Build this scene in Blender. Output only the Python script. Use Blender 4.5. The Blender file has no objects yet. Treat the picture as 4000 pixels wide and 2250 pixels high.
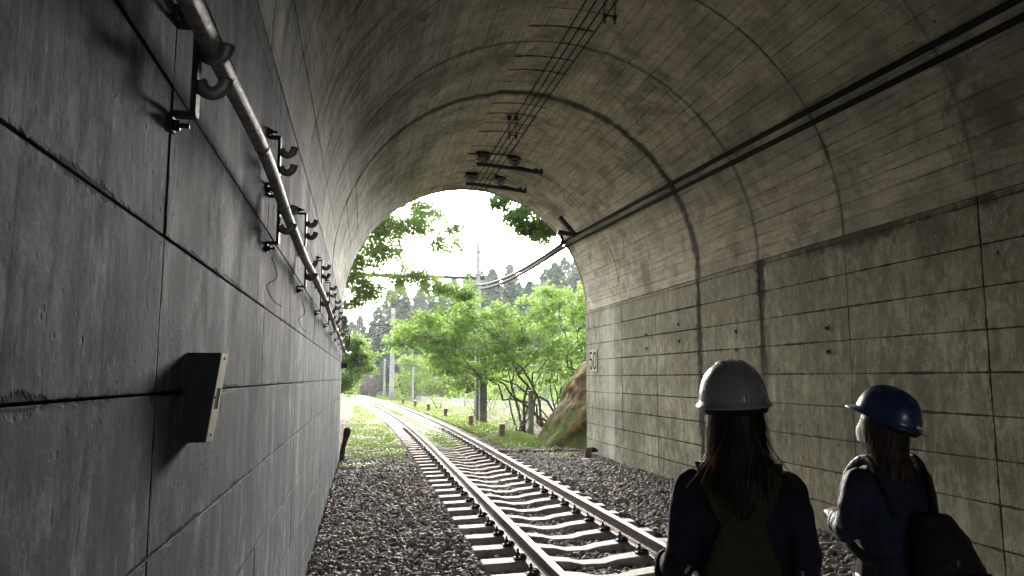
import bpy, bmesh, math, random
import numpy as np
from mathutils import Vector, Matrix, Quaternion, noise as mnoise
random.seed(7); RNG = np.random.default_rng(11)
R = math.radians
sc = bpy.context.scene
COL = sc.collection

# ---------------------------------------------------------------- camera, sky, sun, exposure
# axes: X across the tunnel (right positive), Y along the tunnel towards the portal, Z up, ballast at 0
CAM_H = 1.6
cam_data = bpy.data.cameras.new('camera'); cam_data.lens = 26.08; cam_data.sensor_width = 36
cam_data.clip_start = 0.05; cam_data.clip_end = 3000
cam = bpy.data.objects.new('camera', cam_data); COL.objects.link(cam)
cam.location = (0, 0, CAM_H); cam.rotation_euler = (R(90 + 6.89), 0, R(-11.3))
sc.camera = cam

SUN_EL, SUN_AZ = R(14.5), R(8)          # low sun behind thin cloud, ahead of the portal and a little to the right
world = bpy.data.worlds.new('World'); sc.world = world; world.use_nodes = True
wn = world.node_tree; wn.nodes.clear()
wo = wn.nodes.new('ShaderNodeOutputWorld'); bg = wn.nodes.new('ShaderNodeBackground')
sky = wn.nodes.new('ShaderNodeTexSky'); sky.sky_type = 'NISHITA'; sky.sun_disc = False
sky.sun_elevation = SUN_EL; sky.sun_rotation = SUN_AZ; sky.air_density = 1.0; sky.dust_density = 6.0; sky.ozone_density = 0.6
hs = wn.nodes.new('ShaderNodeHueSaturation'); hs.inputs['Saturation'].default_value = 0.35
hs.inputs['Value'].default_value = 1.0
wn.links.new(sky.outputs[0], hs.inputs['Color']); wn.links.new(hs.outputs[0], bg.inputs['Color'])
bg.inputs['Strength'].default_value = 0.15
wn.links.new(bg.outputs[0], wo.inputs['Surface'])
sun_d = bpy.data.lights.new('sun', 'SUN'); sun_d.energy = 0.9; sun_d.angle = R(16); sun_d.color = (1.0, 0.985, 0.96)
sun = bpy.data.objects.new('sun', sun_d); COL.objects.link(sun)
dirv = Vector((math.sin(SUN_AZ) * math.cos(SUN_EL), math.cos(SUN_AZ) * math.cos(SUN_EL), math.sin(SUN_EL)))
sun.rotation_euler = dirv.to_track_quat('Z', 'Y').to_euler(); sun.location = (10, 40, 40)

vs = sc.view_settings; vs.view_transform = 'Standard'; vs.look = 'None'; vs.gamma = 1; vs.use_curve_mapping = False
vs.exposure = 3.7
cy = sc.cycles
cy.max_bounces = 12; cy.diffuse_bounces = 10; cy.glossy_bounces = 3; cy.transmission_bounces = 4; cy.transparent_max_bounces = 6
cy.caustics_reflective = False; cy.caustics_refractive = False
cy.use_denoising = True; cy.sample_clamp_indirect = 12.0; cy.use_adaptive_sampling = False
try:
    cy.use_guiding = True; cy.use_surface_guiding = True; cy.use_volume_guiding = False
except Exception: pass

# ---------------------------------------------------------------- node helpers
class NT:
    def __init__(s, name):
        s.m = bpy.data.materials.new(name); s.m.use_nodes = True; s.t = s.m.node_tree; s.t.nodes.clear()
        s.out = s.t.nodes.new('ShaderNodeOutputMaterial'); s._pos = None
    def n(s, typ, **kw):
        x = s.t.nodes.new(typ)
        for k, v in kw.items(): setattr(x, k, v)
        return x
    def put(s, sock, v):
        if isinstance(v, bpy.types.NodeSocket): s.t.links.new(v, sock)
        elif v is not None:
            if isinstance(v, (tuple, list)) and len(v) == 3 and sock.type == 'RGBA': v = (*v, 1)
            sock.default_value = v
    def pos(s):
        if s._pos is None: s._pos = s.n('ShaderNodeNewGeometry').outputs['Position']
        return s._pos
    def obj(s): return s.n('ShaderNodeTexCoord').outputs['Object']
    def xyz(s, v=None):
        x = s.n('ShaderNodeSeparateXYZ'); s.put(x.inputs[0], v or s.pos()); return x.outputs
    def scale(s, v, sc3):
        x = s.n('ShaderNodeVectorMath', operation='MULTIPLY'); s.put(x.inputs[0], v); x.inputs[1].default_value = sc3; return x.outputs[0]
    def add3(s, a, b):
        x = s.n('ShaderNodeVectorMath', operation='ADD'); s.put(x.inputs[0], a); s.put(x.inputs[1], b); return x.outputs[0]
    def m_(s, op, a, b=None, c=None):
        x = s.n('ShaderNodeMath', operation=op); s.put(x.inputs[0], a)
        if b is not None: s.put(x.inputs[1], b)
        if c is not None: s.put(x.inputs[2], c)
        return x.outputs[0]
    def noise(s, v, sc_=5, det=4, rough=.55, dist=0):
        x = s.n('ShaderNodeTexNoise'); s.put(x.inputs['Vector'], v); x.inputs['Scale'].default_value = sc_
        x.inputs['Detail'].default_value = det; x.inputs['Roughness'].default_value = rough; x.inputs['Distortion'].default_value = dist
        return x.outputs['Fac']
    def noisec(s, v, sc_=5, det=2):
        x = s.n('ShaderNodeTexNoise'); s.put(x.inputs['Vector'], v); x.inputs['Scale'].default_value = sc_; x.inputs['Detail'].default_value = det
        return x.outputs['Color']
    def vor(s, v, sc_=5, feat='F1'):
        x = s.n('ShaderNodeTexVoronoi', feature=feat); s.put(x.inputs['Vector'], v); x.inputs['Scale'].default_value = sc_
        return x.outputs['Distance']
    def ramp(s, f, lo, hi, a=0.0, b=1.0):      # smooth map of f from lo..hi to a..b
        x = s.n('ShaderNodeMapRange', interpolation_type='SMOOTHSTEP'); s.put(x.inputs['Value'], f)
        x.inputs['From Min'].default_value = lo; x.inputs['From Max'].default_value = hi
        x.inputs['To Min'].default_value = a; x.inputs['To Max'].default_value = b; return x.outputs[0]
    def mix(s, f, a, b, blend='MIX'):
        x = s.n('ShaderNodeMix', data_type='RGBA', blend_type=blend)
        s.put(x.inputs[0], f); s.put(x.inputs[6], a); s.put(x.inputs[7], b); return x.outputs[2]
    def rnd(s): return s.n('ShaderNodeObjectInfo').outputs['Random']
    def bump(s, h, strength=.5, dist=.01, nrm=None):
        x = s.n('ShaderNodeBump'); s.put(x.inputs['Height'], h); x.inputs['Strength'].default_value = strength; x.inputs['Distance'].default_value = dist
        if nrm is not None: s.put(x.inputs['Normal'], nrm)
        return x.outputs[0]
    def bsdf(s, col, rough=.6, metal=0, nrm=None, spec=None, coat=None):
        b = s.n('ShaderNodeBsdfPrincipled'); s.put(b.inputs['Base Color'], col); s.put(b.inputs['Roughness'], rough); s.put(b.inputs['Metallic'], metal)
        if nrm is not None: s.put(b.inputs['Normal'], nrm)
        if spec is not None: b.inputs['Specular IOR Level'].default_value = spec
        if coat is not None: b.inputs['Coat Weight'].default_value = coat; b.inputs['Coat Roughness'].default_value = .12
        s.t.links.new(b.outputs[0], s.out.inputs['Surface']); return b

def simple(name, col, rough=.6, metal=0, vary=.25, sc_=12, bump=.3, dist=.004, coat=None, spec=None):
    t = NT(name); p = t.obj(); a = t.noise(p, sc_, 5, .6)
    c = t.mix(t.ramp(a, .3, .7), tuple(x * (1 - vary) for x in col), tuple(min(1, x * (1 + vary)) for x in col))
    h = t.noise(p, sc_ * 6, 4, .6)
    t.bsdf(c, t.ramp(a, .2, .8, rough - .08, rough + .08), metal, t.bump(h, bump, dist), coat=coat, spec=spec); return t.m

# ---------------------------------------------------------------- concrete
GRID = {'left': (15.23, 1.69, .205, .34), 'right': (15.04, 1.68, .30, .335)}   # joint origin and step along the tunnel, origin and step upwards
JY0, JDY, JDZ = 15.04, 1.68, 0.335        # formwork joints: along the tunnel, and the height of a form panel
JZ0 = 0.02
def joint_mask(t, coord, origin, step, width, wob):
    """1 at the joint lines, ragged"""
    u = t.m_('DIVIDE', t.m_('SUBTRACT', coord, origin), step)
    fr = t.m_('ABSOLUTE', t.m_('SUBTRACT', t.m_('FRACT', t.m_('ADD', u, 0.5)), 0.5))
    d = t.m_('MULTIPLY', fr, step)
    d = t.m_('SUBTRACT', d, wob)
    return t.ramp(d, 0.0, width, 1.0, 0.0)

def concrete(name, lo, hi, dark, side):
    t = NT(name); p = t.pos(); x, y, z = t.xyz(); gy0, gdy, gz0, gdz = GRID[side]
    big = t.noise(p, .55, 5, .6, .4)
    mid = t.noise(t.scale(p, (1, 1, .55)), 2.6, 6, .65, .6)
    streak = t.noise(t.scale(p, (5, 5, .45)), 1.6, 6, .62)
    streak2 = t.noise(t.scale(p, (16, 16, 1.1)), 1.3, 5, .6)
    grain = t.noise(p, 60, 3, .7)
    f = t.m_('ADD', t.m_('MULTIPLY', mid, .5), t.m_('MULTIPLY', streak, .5))
    c = t.mix(t.ramp(f, .41, .59), lo, hi)
    ht = t.noise(t.scale(p, (1, .5, .9)), .75, 4, .6); c = t.mix(t.ramp(ht, .46, .60, 0, .45), c, tuple(v * .55 for v in lo)); fm = t.noise(t.scale(p, (1, 1, .7)), 17, 7, .72); c = t.mix(t.ramp(fm, .40, .52, .42, 0), c, tuple(v * .45 for v in lo)); c = t.mix(t.ramp(fm, .54, .64, 0, .35), c, tuple(v * 1.25 for v in hi))
    pa = t.noise(t.add3(t.scale(p, (1, 1, .8)), (3, 7, 1)), 2.1, 10, .76, 1.4); c = t.mix(t.m_('MULTIPLY', t.ramp(pa, .515, .54, 0, .55), t.ramp(big, .42, .52)), c, tuple(v * .72 for v in lo))
    dr = t.noise(t.scale(p, (8, 8, .55)), 1.5, 8, .7, .3); c = t.mix(t.m_('MULTIPLY', t.ramp(dr, .54, .57, 0, .5), t.ramp(mid, .45, .55)), c, tuple(v * .6 for v in lo))
    sc_ = t.noise(t.scale(p, (2.2, 2.2, .8)), 6.5, 9, .78, .5); c = t.mix(t.m_('MULTIPLY', t.ramp(sc_, .555, .58, 0, .65), t.ramp(t.noise(p, .7, 3), .44, .56)), c, tuple(min(.62, v * 1.4) for v in hi))
    c = t.mix(t.m_('MULTIPLY', t.rnd(), .22), c, tuple(v * .62 for v in lo))
    # damp dark patches and runs
    c = t.mix(t.ramp(big, .50, .64, 0, .5), c, dark)
    cloud = t.noise(t.scale(p, (1, 1, .7)), 5.5, 7, .7, .5); c = t.mix(t.ramp(cloud, .52, .66, 0, .45), c, tuple(v * 1.3 for v in dark))
    c = t.mix(t.ramp(cloud, .46, .36, 0, .35), c, tuple(min(.6, v * 1.25) for v in hi))
    if side == 'left':
        runs = t.m_('MULTIPLY', t.ramp(streak2, .50, .62, 0, .85), t.ramp(y, 1.8, 3.6, .45, 1.0))
        c = t.mix(runs, c, dark)
        band = t.noise(t.scale(p, (1, 2.6, .10)), 1.1, 3, .5)
        c = t.mix(t.m_('MULTIPLY', t.ramp(band, .50, .60, 0, .65), t.ramp(y, 2.2, 3.4, .0, 1.0)), c, (.085, .085, .115))
        wr = t.m_('MULTIPLY', t.ramp(streak, .52, .64, 0, .7), t.ramp(y, 2.5, 5.0, .15, 1.0))
        c = t.mix(wr, c, (.42, .45, .42))
        gm = t.m_('MULTIPLY', t.ramp(t.noise(p, .8, 3), .45, .65), t.ramp(z, .2, 1.5, .5, 0))
        c = t.mix(gm, c, (.20, .25, .16))
        mj = t.ramp(t.m_('SUBTRACT', t.m_('ABSOLUTE', t.m_('SUBTRACT', z, 1.565)), t.m_('MULTIPLY', t.m_('SUBTRACT', t.noise(p, 14, 5, .75), .42), .045)), .0, .012, .95, 0)
        c = t.mix(mj, c, (.012, .012, .016))
        pale = t.m_('MULTIPLY', t.ramp(t.noise(t.scale(p, (1, 4.5, .12)), 1.3, 4, .6), .52, .60, 0, .6), t.ramp(y, 2.6, 4.2, 0, 1)); c = t.mix(pale, c, (.46, .50, .47))
        dk = t.m_('MULTIPLY', t.ramp(t.noise(t.add3(t.scale(p, (1, 4.0, .18)), (5, 2, 9)), 1.5, 6, .66), .52, .57, 0, .78), t.ramp(y, 2.4, 3.6, 0, 1)); c = t.mix(dk, c, (.055, .058, .075))
        m1 = t.noise(p, 8, 8, .72, .4); c = t.mix(t.ramp(m1, .47, .57, 0, .5), c, (.12, .145, .16)); c = t.mix(t.ramp(m1, .46, .36, 0, .35), c, (.46, .52, .55))
        s1 = t.noise(t.scale(p, (26, 26, 7)), 1.2, 5, .65); c = t.mix(t.ramp(s1, .62, .68, 0, .8), c, (.025, .03, .036)); s2 = t.noise(t.add3(t.scale(p, (30, 30, 5)), (4, 4, 4)), 1.1, 5, .65); c = t.mix(t.ramp(s2, .60, .68, 0, .5), c, (.55, .60, .62))
        vj = t.ramp(t.m_('SUBTRACT', t.m_('ABSOLUTE', t.m_('SUBTRACT', y, t.m_('ADD', 1.0, t.m_('MULTIPLY', t.noise(p, 2.2, 3), .03)))), t.m_('MULTIPLY', t.m_('SUBTRACT', t.noise(p, 12, 5, .7), .45), .02)), 0, .006, .7, 0); c = t.mix(vj, c, (.03, .035, .04))
        n1 = t.noise(t.scale(p, (7, 7, .9)), 1.25, 9, .74, .6); c = t.mix(t.ramp(n1, .51, .59, 0, .55), c, (.085, .10, .115)); c = t.mix(t.ramp(n1, .46, .40, 0, .4), c, (.44, .48, .50))
        n2 = t.noise(t.scale(p, (1, 1, .5)), 1.0, 8, .7, .8); c = t.mix(t.ramp(n2, .52, .59, 0, .42), c, (.10, .12, .125))
        soot = t.m_('MULTIPLY', t.ramp(t.noise(t.scale(p, (1, 1, .6)), 1.9, 9, .74, 1.2), .53, .57, 0, .6), t.ramp(t.noise(p, .9, 3), .42, .6)); c = t.mix(soot, c, (.075, .08, .105))
        flake = t.m_('MULTIPLY', t.ramp(t.noise(t.scale(p, (1, 1.6, .8)), 1.4, 8, .7, .8), .565, .53, 0, .5), t.ramp(z, 1.2, 1.9, 1, .25))
        c = t.mix(flake, c, dark)
    if side == 'right':
        leach = t.ramp(t.noise(t.scale(p, (3, 3, .9)), 3.2, 8, .72, .7), .53, .60, 0, .75)
        zone = t.m_('MULTIPLY', t.ramp(t.noise(p, .9, 4), .40, .58), t.ramp(z, 1.9, 2.8, 1, .12))
        c = t.mix(t.m_('MULTIPLY', leach, zone), c, (.50, .50, .42))
        band = t.m_('MULTIPLY', t.ramp(y, 13.6, 14.0, 0, 1), t.ramp(y, 14.15, 14.6, 1, 0))
        c = t.mix(t.m_('MULTIPLY', t.m_('MULTIPLY', band, t.ramp(z, 2.9, 3.1, 1, 0)), t.ramp(streak, .35, .6, .15, .75)), c, (.58, .60, .52))
        green = t.m_('MULTIPLY', t.ramp(y, 5.0, 2.5, 0, 1), t.ramp(big, .4, .6))
        c = t.mix(t.m_('MULTIPLY', green, .55), c, (.12, .16, .09))
        low = t.m_('MULTIPLY', t.ramp(z, .35, 1.0, 0, 1), t.ramp(z, 1.25, 1.0, 0, 1))
        c = t.mix(t.m_('MULTIPLY', low, t.ramp(streak2, .42, .6, 0, .5)), c, dark)
    # dirt that sits in and beside the joints
    wob = t.m_('MULTIPLY', t.m_('SUBTRACT', t.noise(p, 9, 5, .7), .52), .05)
    wob2 = t.m_('MULTIPLY', t.m_('SUBTRACT', t.noise(p, 1.3, 3, .6), .5), .05)
    w = t.m_('ADD', wob, wob2)
    jz = joint_mask(t, z, gz0, gdz, .011, w); jy = joint_mask(t, y, gy0, gdy, .011, w)
    strict = t.m_('MAXIMUM', joint_mask(t, z, gz0, gdz, .0065, 0.0), joint_mask(t, y, gy0, gdy, .0065, 0.0)); strict = t.m_('MINIMUM', t.m_('MULTIPLY', strict, 3), 1.0)
    j = t.m_('MAXIMUM', jz, jy)
    c = t.mix(t.m_('MULTIPLY', j, .85), c, tuple(v * .3 for v in dark)); c = t.mix(t.m_('MULTIPLY', strict, t.ramp(t.noise(p, 2.2, 5, .7), .38, .58, .35, .95)), c, tuple(v * .3 for v in dark))
    if side == 'right':
        for yy, ww, z0, z1 in ((10.03, .12, 0, 9), (8.30, .11, .9, 9)):
            s_ = t.ramp(t.m_('SUBTRACT', t.m_('ABSOLUTE', t.m_('SUBTRACT', y, yy)), t.m_('ADD', t.m_('MULTIPLY', wob, 3.5), t.m_('MULTIPLY', t.m_('SUBTRACT', t.noise(t.scale(p, (1, 1, 1)), 1.6, 3), .5), .22))), ww * .35, ww * 1.1, .95, 0)
            if z0: s_ = t.m_('MULTIPLY', s_, t.ramp(z, z0, z0 + 1.3, .15, 1))
            c = t.mix(s_, c, tuple(v * .18 for v in dark))
        sp = t.ramp(t.m_('SUBTRACT', t.m_('ABSOLUTE', t.m_('SUBTRACT', z, 3.0)), t.m_('ADD', t.m_('MULTIPLY', wob, 3.5), t.m_('MULTIPLY', t.m_('SUBTRACT', t.noise(p, 1.4, 4), .55), .5))), .01, .12, .85, 0)
        sp = t.m_('MULTIPLY', sp, t.ramp(y, 8.2, 8.6, 1, .15))
        c = t.mix(sp, c, tuple(v * .35 for v in dark))
    # blow holes
    pit = t.m_('MULTIPLY', t.ramp(t.vor(t.scale(p, (1, 1, .6)), 6.5), .05, .09, 1, 0), t.ramp(t.noise(p, 3.1, 2), .52, .6))
    pit2 = t.m_('MULTIPLY', t.ramp(t.vor(p, 26), .10, .17, 1, 0), t.ramp(t.noise(p, 2.3, 3), .47, .6))
    c = t.mix(t.m_('MAXIMUM', pit, t.m_('MULTIPLY', pit2, .8)), c, (.025, .025, .028))
    c = t.mix(t.ramp(grain, .35, .65, 0, .22), c, tuple(v * .5 for v in lo))
    h = t.m_('ADD', t.m_('MULTIPLY', mid, .8), t.m_('MULTIPLY', grain, .12))
    h = t.m_('SUBTRACT', h, t.m_('MULTIPLY', t.m_('MAXIMUM', t.m_('MAXIMUM', pit, pit2), j), .4))
    t.bsdf(c, t.ramp(mid, .3, .7, *((.74, .92) if side == 'left' else (.78, .95))), 0, t.bump(h, .6, .012), spec=(.02 if side == 'left' else .08)); return t.m

SPR_, CX_, BSTEP = 3.04, 2.175, math.radians(82) / 24
def vault_mat():
    t = NT('board_marked_concrete'); p = t.pos(); x, y, z = t.xyz()
    big = t.noise(p, .5, 5, .6, .5); mid = t.noise(p, 2.0, 6, .62, .4)
    grainb = t.noise(t.scale(p, (14, .8, 14)), 1.6, 5, .65)
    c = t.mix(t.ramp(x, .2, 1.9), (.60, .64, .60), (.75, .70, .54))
    c = t.mix(t.ramp(mid, .42, .62, 0, .55), c, (.30, .28, .22)); fm = t.noise(p, 13, 7, .74); c = t.mix(t.ramp(fm, .40, .52, .25, 0), c, (.16, .155, .12))
    pa = t.noise(p, 1.7, 10, .76, 1.3); c = t.mix(t.m_('MULTIPLY', t.ramp(pa, .52, .55, 0, .45), t.ramp(big, .42, .55)), c, (.14, .13, .105))
    c = t.mix(t.ramp(grainb, .4, .66, 0, .4), c, (.19, .18, .15))
    c = t.mix(t.ramp(big, .54, .70, 0, .6), c, (.10, .10, .095))
    c = t.mix(t.m_('MULTIPLY', t.rnd(), .26), c, (.18, .17, .135))
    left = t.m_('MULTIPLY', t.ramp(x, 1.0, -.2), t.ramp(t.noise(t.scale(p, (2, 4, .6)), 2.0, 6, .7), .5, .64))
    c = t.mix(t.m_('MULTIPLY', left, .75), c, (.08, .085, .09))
    wob = t.m_('MULTIPLY', t.m_('SUBTRACT', t.noise(p, 5, 5, .7), .5), .22)
    for yy, ww, s0 in ((10.0, .085, .85), (13.36, .012, .5), (11.68, .006, .4), (8.32, .03, .6), (6.64, .015, .5), (4.96, .008, .4), (3.28, .02, .6)):
        c = t.mix(t.ramp(t.m_('SUBTRACT', t.m_('ABSOLUTE', t.m_('SUBTRACT', t.m_('ADD', y, t.m_('MULTIPLY', t.m_('SUBTRACT', t.noise(p, 9, 6, .75), .5), .12 * min(1, ww * 12))), yy)), t.m_('MULTIPLY', wob, min(1, ww * 14))), ww * .4, ww * 1.6 + .01, s0, 0), c, (.045, .045, .045))
    pit = t.m_('MULTIPLY', t.ramp(t.vor(p, 5), .04, .08, 1, 0), t.ramp(t.noise(p, 2.1, 2), .5, .6))
    c = t.mix(pit, c, (.03, .03, .03))
    ang = t.m_('ARCTAN2', t.m_('SUBTRACT', z, SPR_), t.m_('SUBTRACT', x, CX_))          # dirt caught in the board seams, here and there
    for a0, st, sd in ((0.0, BSTEP, 1),):
        u = t.m_('DIVIDE', t.m_('SUBTRACT', ang, a0), st); fr = t.m_('ABSOLUTE', t.m_('SUBTRACT', t.m_('FRACT', t.m_('ADD', u, .5)), .5)); dd = t.m_('MULTIPLY', fr, st * 2.6)
        msk = t.ramp(t.noise(t.scale(p, (3, .7, 3)), 1.7 + sd, 5, .7), .46, .60)
        c = t.mix(t.m_('MULTIPLY', t.ramp(dd, .002, .010, .55, 0), msk), c, (.05, .048, .04))
    kx = t.ramp(t.m_('ABSOLUTE', t.m_('SUBTRACT', x, 2.18)), .36, .44, 1, 0); fy = t.m_('ABSOLUTE', t.m_('SUBTRACT', t.m_('FRACT', t.m_('ADD', t.m_('DIVIDE', t.m_('SUBTRACT', 3.28, y), .42), .5)), .5))
    kz = t.ramp(t.m_('ADD', t.m_('MULTIPLY', fy, .42), t.m_('MULTIPLY', t.m_('SUBTRACT', t.noise(p, 1.8, 4), .5), .08)), .006, .028, .85, 0); c = t.mix(t.m_('MULTIPLY', kx, kz), c, (.03, .03, .028))
    h = t.m_('ADD', t.m_('MULTIPLY', mid, .6), t.m_('MULTIPLY', grainb, .35))
    t.bsdf(c, .9, 0, t.bump(h, .7, .014), spec=.12); return t.m

M = {}
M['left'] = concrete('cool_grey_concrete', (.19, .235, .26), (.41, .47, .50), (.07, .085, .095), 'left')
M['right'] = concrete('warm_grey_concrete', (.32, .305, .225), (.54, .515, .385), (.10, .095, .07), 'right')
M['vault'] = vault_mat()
M['joint'] = simple('joint_dirt', (.035, .035, .033), .9)
M['plain'] = simple('old_concrete', (.30, .30, .27), .75, 0, .3, 3)
M['steel_dark'] = simple('dark_painted_steel', (.03, .03, .035), .55, .3, .4, 14)
M['hook'] = simple('worn_steel_hook', (.30, .29, .27), .45, .5, .3, 20)
M['conduit'] = simple('weathered_conduit', (.24, .235, .22), .6, .1, .5, 28, .9, .004)
M['box_dark'] = simple('black_box_side', (.012, .012, .014), .6)
M['box_face'] = simple('weathered_tin_face', (.30, .27, .19), .5, .15, .2, 9)
M['rust'] = simple('rusty_rail', (.085, .062, .055), .45, .45, .35, 8, .5, .003)
M['railtop'] = simple('dull_rail_head', (.16, .13, .135), .52, .6, .2, 10, .2, .001)
M['clip'] = simple('rusty_fastening', (.028, .024, .024), .6, .3, .4, 20)
M['cable'] = simple('black_cable', (.022, .022, .022), .85, spec=.1)
M['ceramic'] = simple('brown_grey_insulator', (.16, .16, .17), .3, 0, .3, 10)
M['timber'] = simple('rotten_timber', (.13, .075, .055), .85, 0, .45, 9, .8, .01)
M['pole'] = simple('pole_concrete', (.30, .29, .27), .7, 0, .25, 4)
M['pole_moss'] = simple('mossy_pole_concrete', (.09, .10, .075), .8, 0, .3, 4)
M['bark'] = simple('bark', (.07, .058, .045), .85, 0, .4, 10, .8, .01)
M['blackpaint'] = simple('black_paint', (.012, .012, .013), .9, spec=.02)
M['plate'] = simple('cream_painted_concrete', (.36, .35, .28), .7, 0, .25, 8)

# ---------------------------------------------------------------- object helpers
def link(o, parent=None):
    COL.objects.link(o)
    if parent is not None: o.parent = parent
    return o
def tag(o, label=None, cat=None, group=None, kind=None):
    if label: o['label'] = label
    if cat: o['category'] = cat
    if group: o['group'] = group
    if kind: o['kind'] = kind
    return o
def empty(name, loc=(0, 0, 0), rz=0):
    o = bpy.data.objects.new(name, None); o.location = loc; o.rotation_euler = (0, 0, rz); o.empty_display_size = .1; return link(o)
def mesh_np(name, V, F, mat, parent=None, smooth=False, mats=None, mi=None):
    """V (n,3), F (m,k) with k fixed"""
    V = np.asarray(V, np.float32); F = np.asarray(F, np.int32); k = F.shape[1]
    me = bpy.data.meshes.new(name); me.vertices.add(len(V)); me.vertices.foreach_set('co', V.ravel())
    me.loops.add(F.size); me.loops.foreach_set('vertex_index', F.ravel())
    me.polygons.add(len(F)); me.polygons.foreach_set('loop_start', np.arange(0, F.size, k, dtype=np.int32))
    me.polygons.foreach_set('loop_total', np.full(len(F), k, np.int32))
    if smooth: me.polygons.foreach_set('use_smooth', np.ones(len(F), bool))
    for m in (mats or [mat]): me.materials.append(m)
    if mi is not None: me.polygons.foreach_set('material_index', np.asarray(mi, np.int32))
    me.update(calc_edges=True); me.validate()
    return link(bpy.data.objects.new(name, me), parent)
class MB:
    """collects shapes into ONE mesh"""
    def __init__(s): s.v = []; s.f = []; s.m = []; s.sm = []
    def add(s, V, F, mi=0, smooth=False):
        o = len(s.v); s.v += [tuple(p) for p in V]; s.f += [tuple(i + o for i in f) for f in F]; s.m += [mi] * len(F); s.sm += [smooth] * len(F); return s
    def box(s, c, d, rot=None, mi=0, ch=0.0):
        hx, hy, hz = d[0] / 2, d[1] / 2, d[2] / 2
        if ch <= 0:
            V = [(sx * hx, sy * hy, sz * hz) for sx in (-1, 1) for sy in (-1, 1) for sz in (-1, 1)]
            F = [(0, 1, 3, 2), (4, 6, 7, 5), (0, 4, 5, 1), (2, 3, 7, 6), (0, 2, 6, 4), (1, 5, 7, 3)]
        else:
            bm = bmesh.new(); bmesh.ops.create_cube(bm, size=1)
            for v in bm.verts: v.co = Vector((v.co.x * d[0], v.co.y * d[1], v.co.z * d[2]))
            bmesh.ops.bevel(bm, geom=bm.edges[:], offset=ch, segments=1, affect='EDGES')
            bm.verts.ensure_lookup_table(); V = [v.co[:] for v in bm.verts]; F = [[v.index for v in f.verts] for f in bm.faces]; bm.free()
        if rot is not None: V = [rot @ Vector(v) for v in V]
        V = [(v[0] + c[0], v[1] + c[1], v[2] + c[2]) for v in V]
        return s.add(V, F, mi)
    def tube(s, pts, r, seg=8, mi=0, smooth=True, caps=True, flat=1.0):
        pts = [Vector(p) for p in pts]; n = len(pts)
        rs = r if isinstance(r, (list, tuple)) else [r] * n
        V = []; F = []; ref = None
        for i, p in enumerate(pts):
            d = (pts[min(i + 1, n - 1)] - pts[max(i - 1, 0)]).normalized()
            if ref is None: ref = Vector((0, 0, 1)) if abs(d.z) < .9 else Vector((1, 0, 0))
            a = d.cross(ref).normalized(); b = a.cross(d).normalized(); ref = b
            for k in range(seg):
                t = 2 * math.pi * k / seg; V.append(p + (a * math.cos(t) + b * math.sin(t) * flat) * rs[i])
        for i in range(n - 1):
            for k in range(seg):
                k2 = (k + 1) % seg; F.append((i * seg + k, i * seg + k2, (i + 1) * seg + k2, (i + 1) * seg + k))
        if caps: F.append(tuple(range(seg))[::-1]); F.append(tuple((n - 1) * seg + k for k in range(seg)))
        return s.add(V, F, mi, smooth)
    def lathe(s, prof, c, seg=16, mi=0, axis=None):
        V = []; F = []; q = Vector((0, 0, 1)).rotation_difference(Vector(axis)) if axis else Quaternion()
        for r_, z_ in prof:
            for k in range(seg):
                t = 2 * math.pi * k / seg; V.append(q @ Vector((r_ * math.cos(t), r_ * math.sin(t), z_)) + Vector(c))
        n = len(prof)
        for i in range(n - 1):
            for k in range(seg):
                k2 = (k + 1) % seg; F.append((i * seg + k, i * seg + k2, (i + 1) * seg + k2, (i + 1) * seg + k))
        F.append(tuple(range(seg))[::-1]); F.append(tuple((n - 1) * seg + k for k in range(seg)))
        return s.add(V, F, mi, True)
    def build(s, name, mat, parent=None):
        me = bpy.data.meshes.new(name); me.from_pydata(s.v, [], s.f)
        for m in (mat if isinstance(mat, list) else [mat]): me.materials.append(m)
        me.polygons.foreach_set('material_index', s.m); me.polygons.foreach_set('use_smooth', s.sm); me.update()
        return link(bpy.data.objects.new(name, me), parent)
def copy_tree(o, parent=None):
    c = o.copy(); COL.objects.link(c); c.parent = parent; c.matrix_parent_inverse = o.matrix_parent_inverse.copy()
    for ch in list(o.children): copy_tree(ch, c)
    return c
def smoothpath(pts, n=8):
    """Catmull-Rom through pts"""
    P = [Vector(p) for p in pts]; P = [2 * P[0] - P[1]] + P + [2 * P[-1] - P[-2]]; out = []
    for i in range(1, len(P) - 2):
        for k in range(n):
            t = k / n; a, b, c, d = P[i - 1], P[i], P[i + 1], P[i + 2]
            out.append(.5 * ((2 * b) + (c - a) * t + (2 * a - 5 * b + 4 * c - d) * t * t + (3 * b - a - 3 * c + d) * t ** 3))
    out.append(P[-2]); return out

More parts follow.
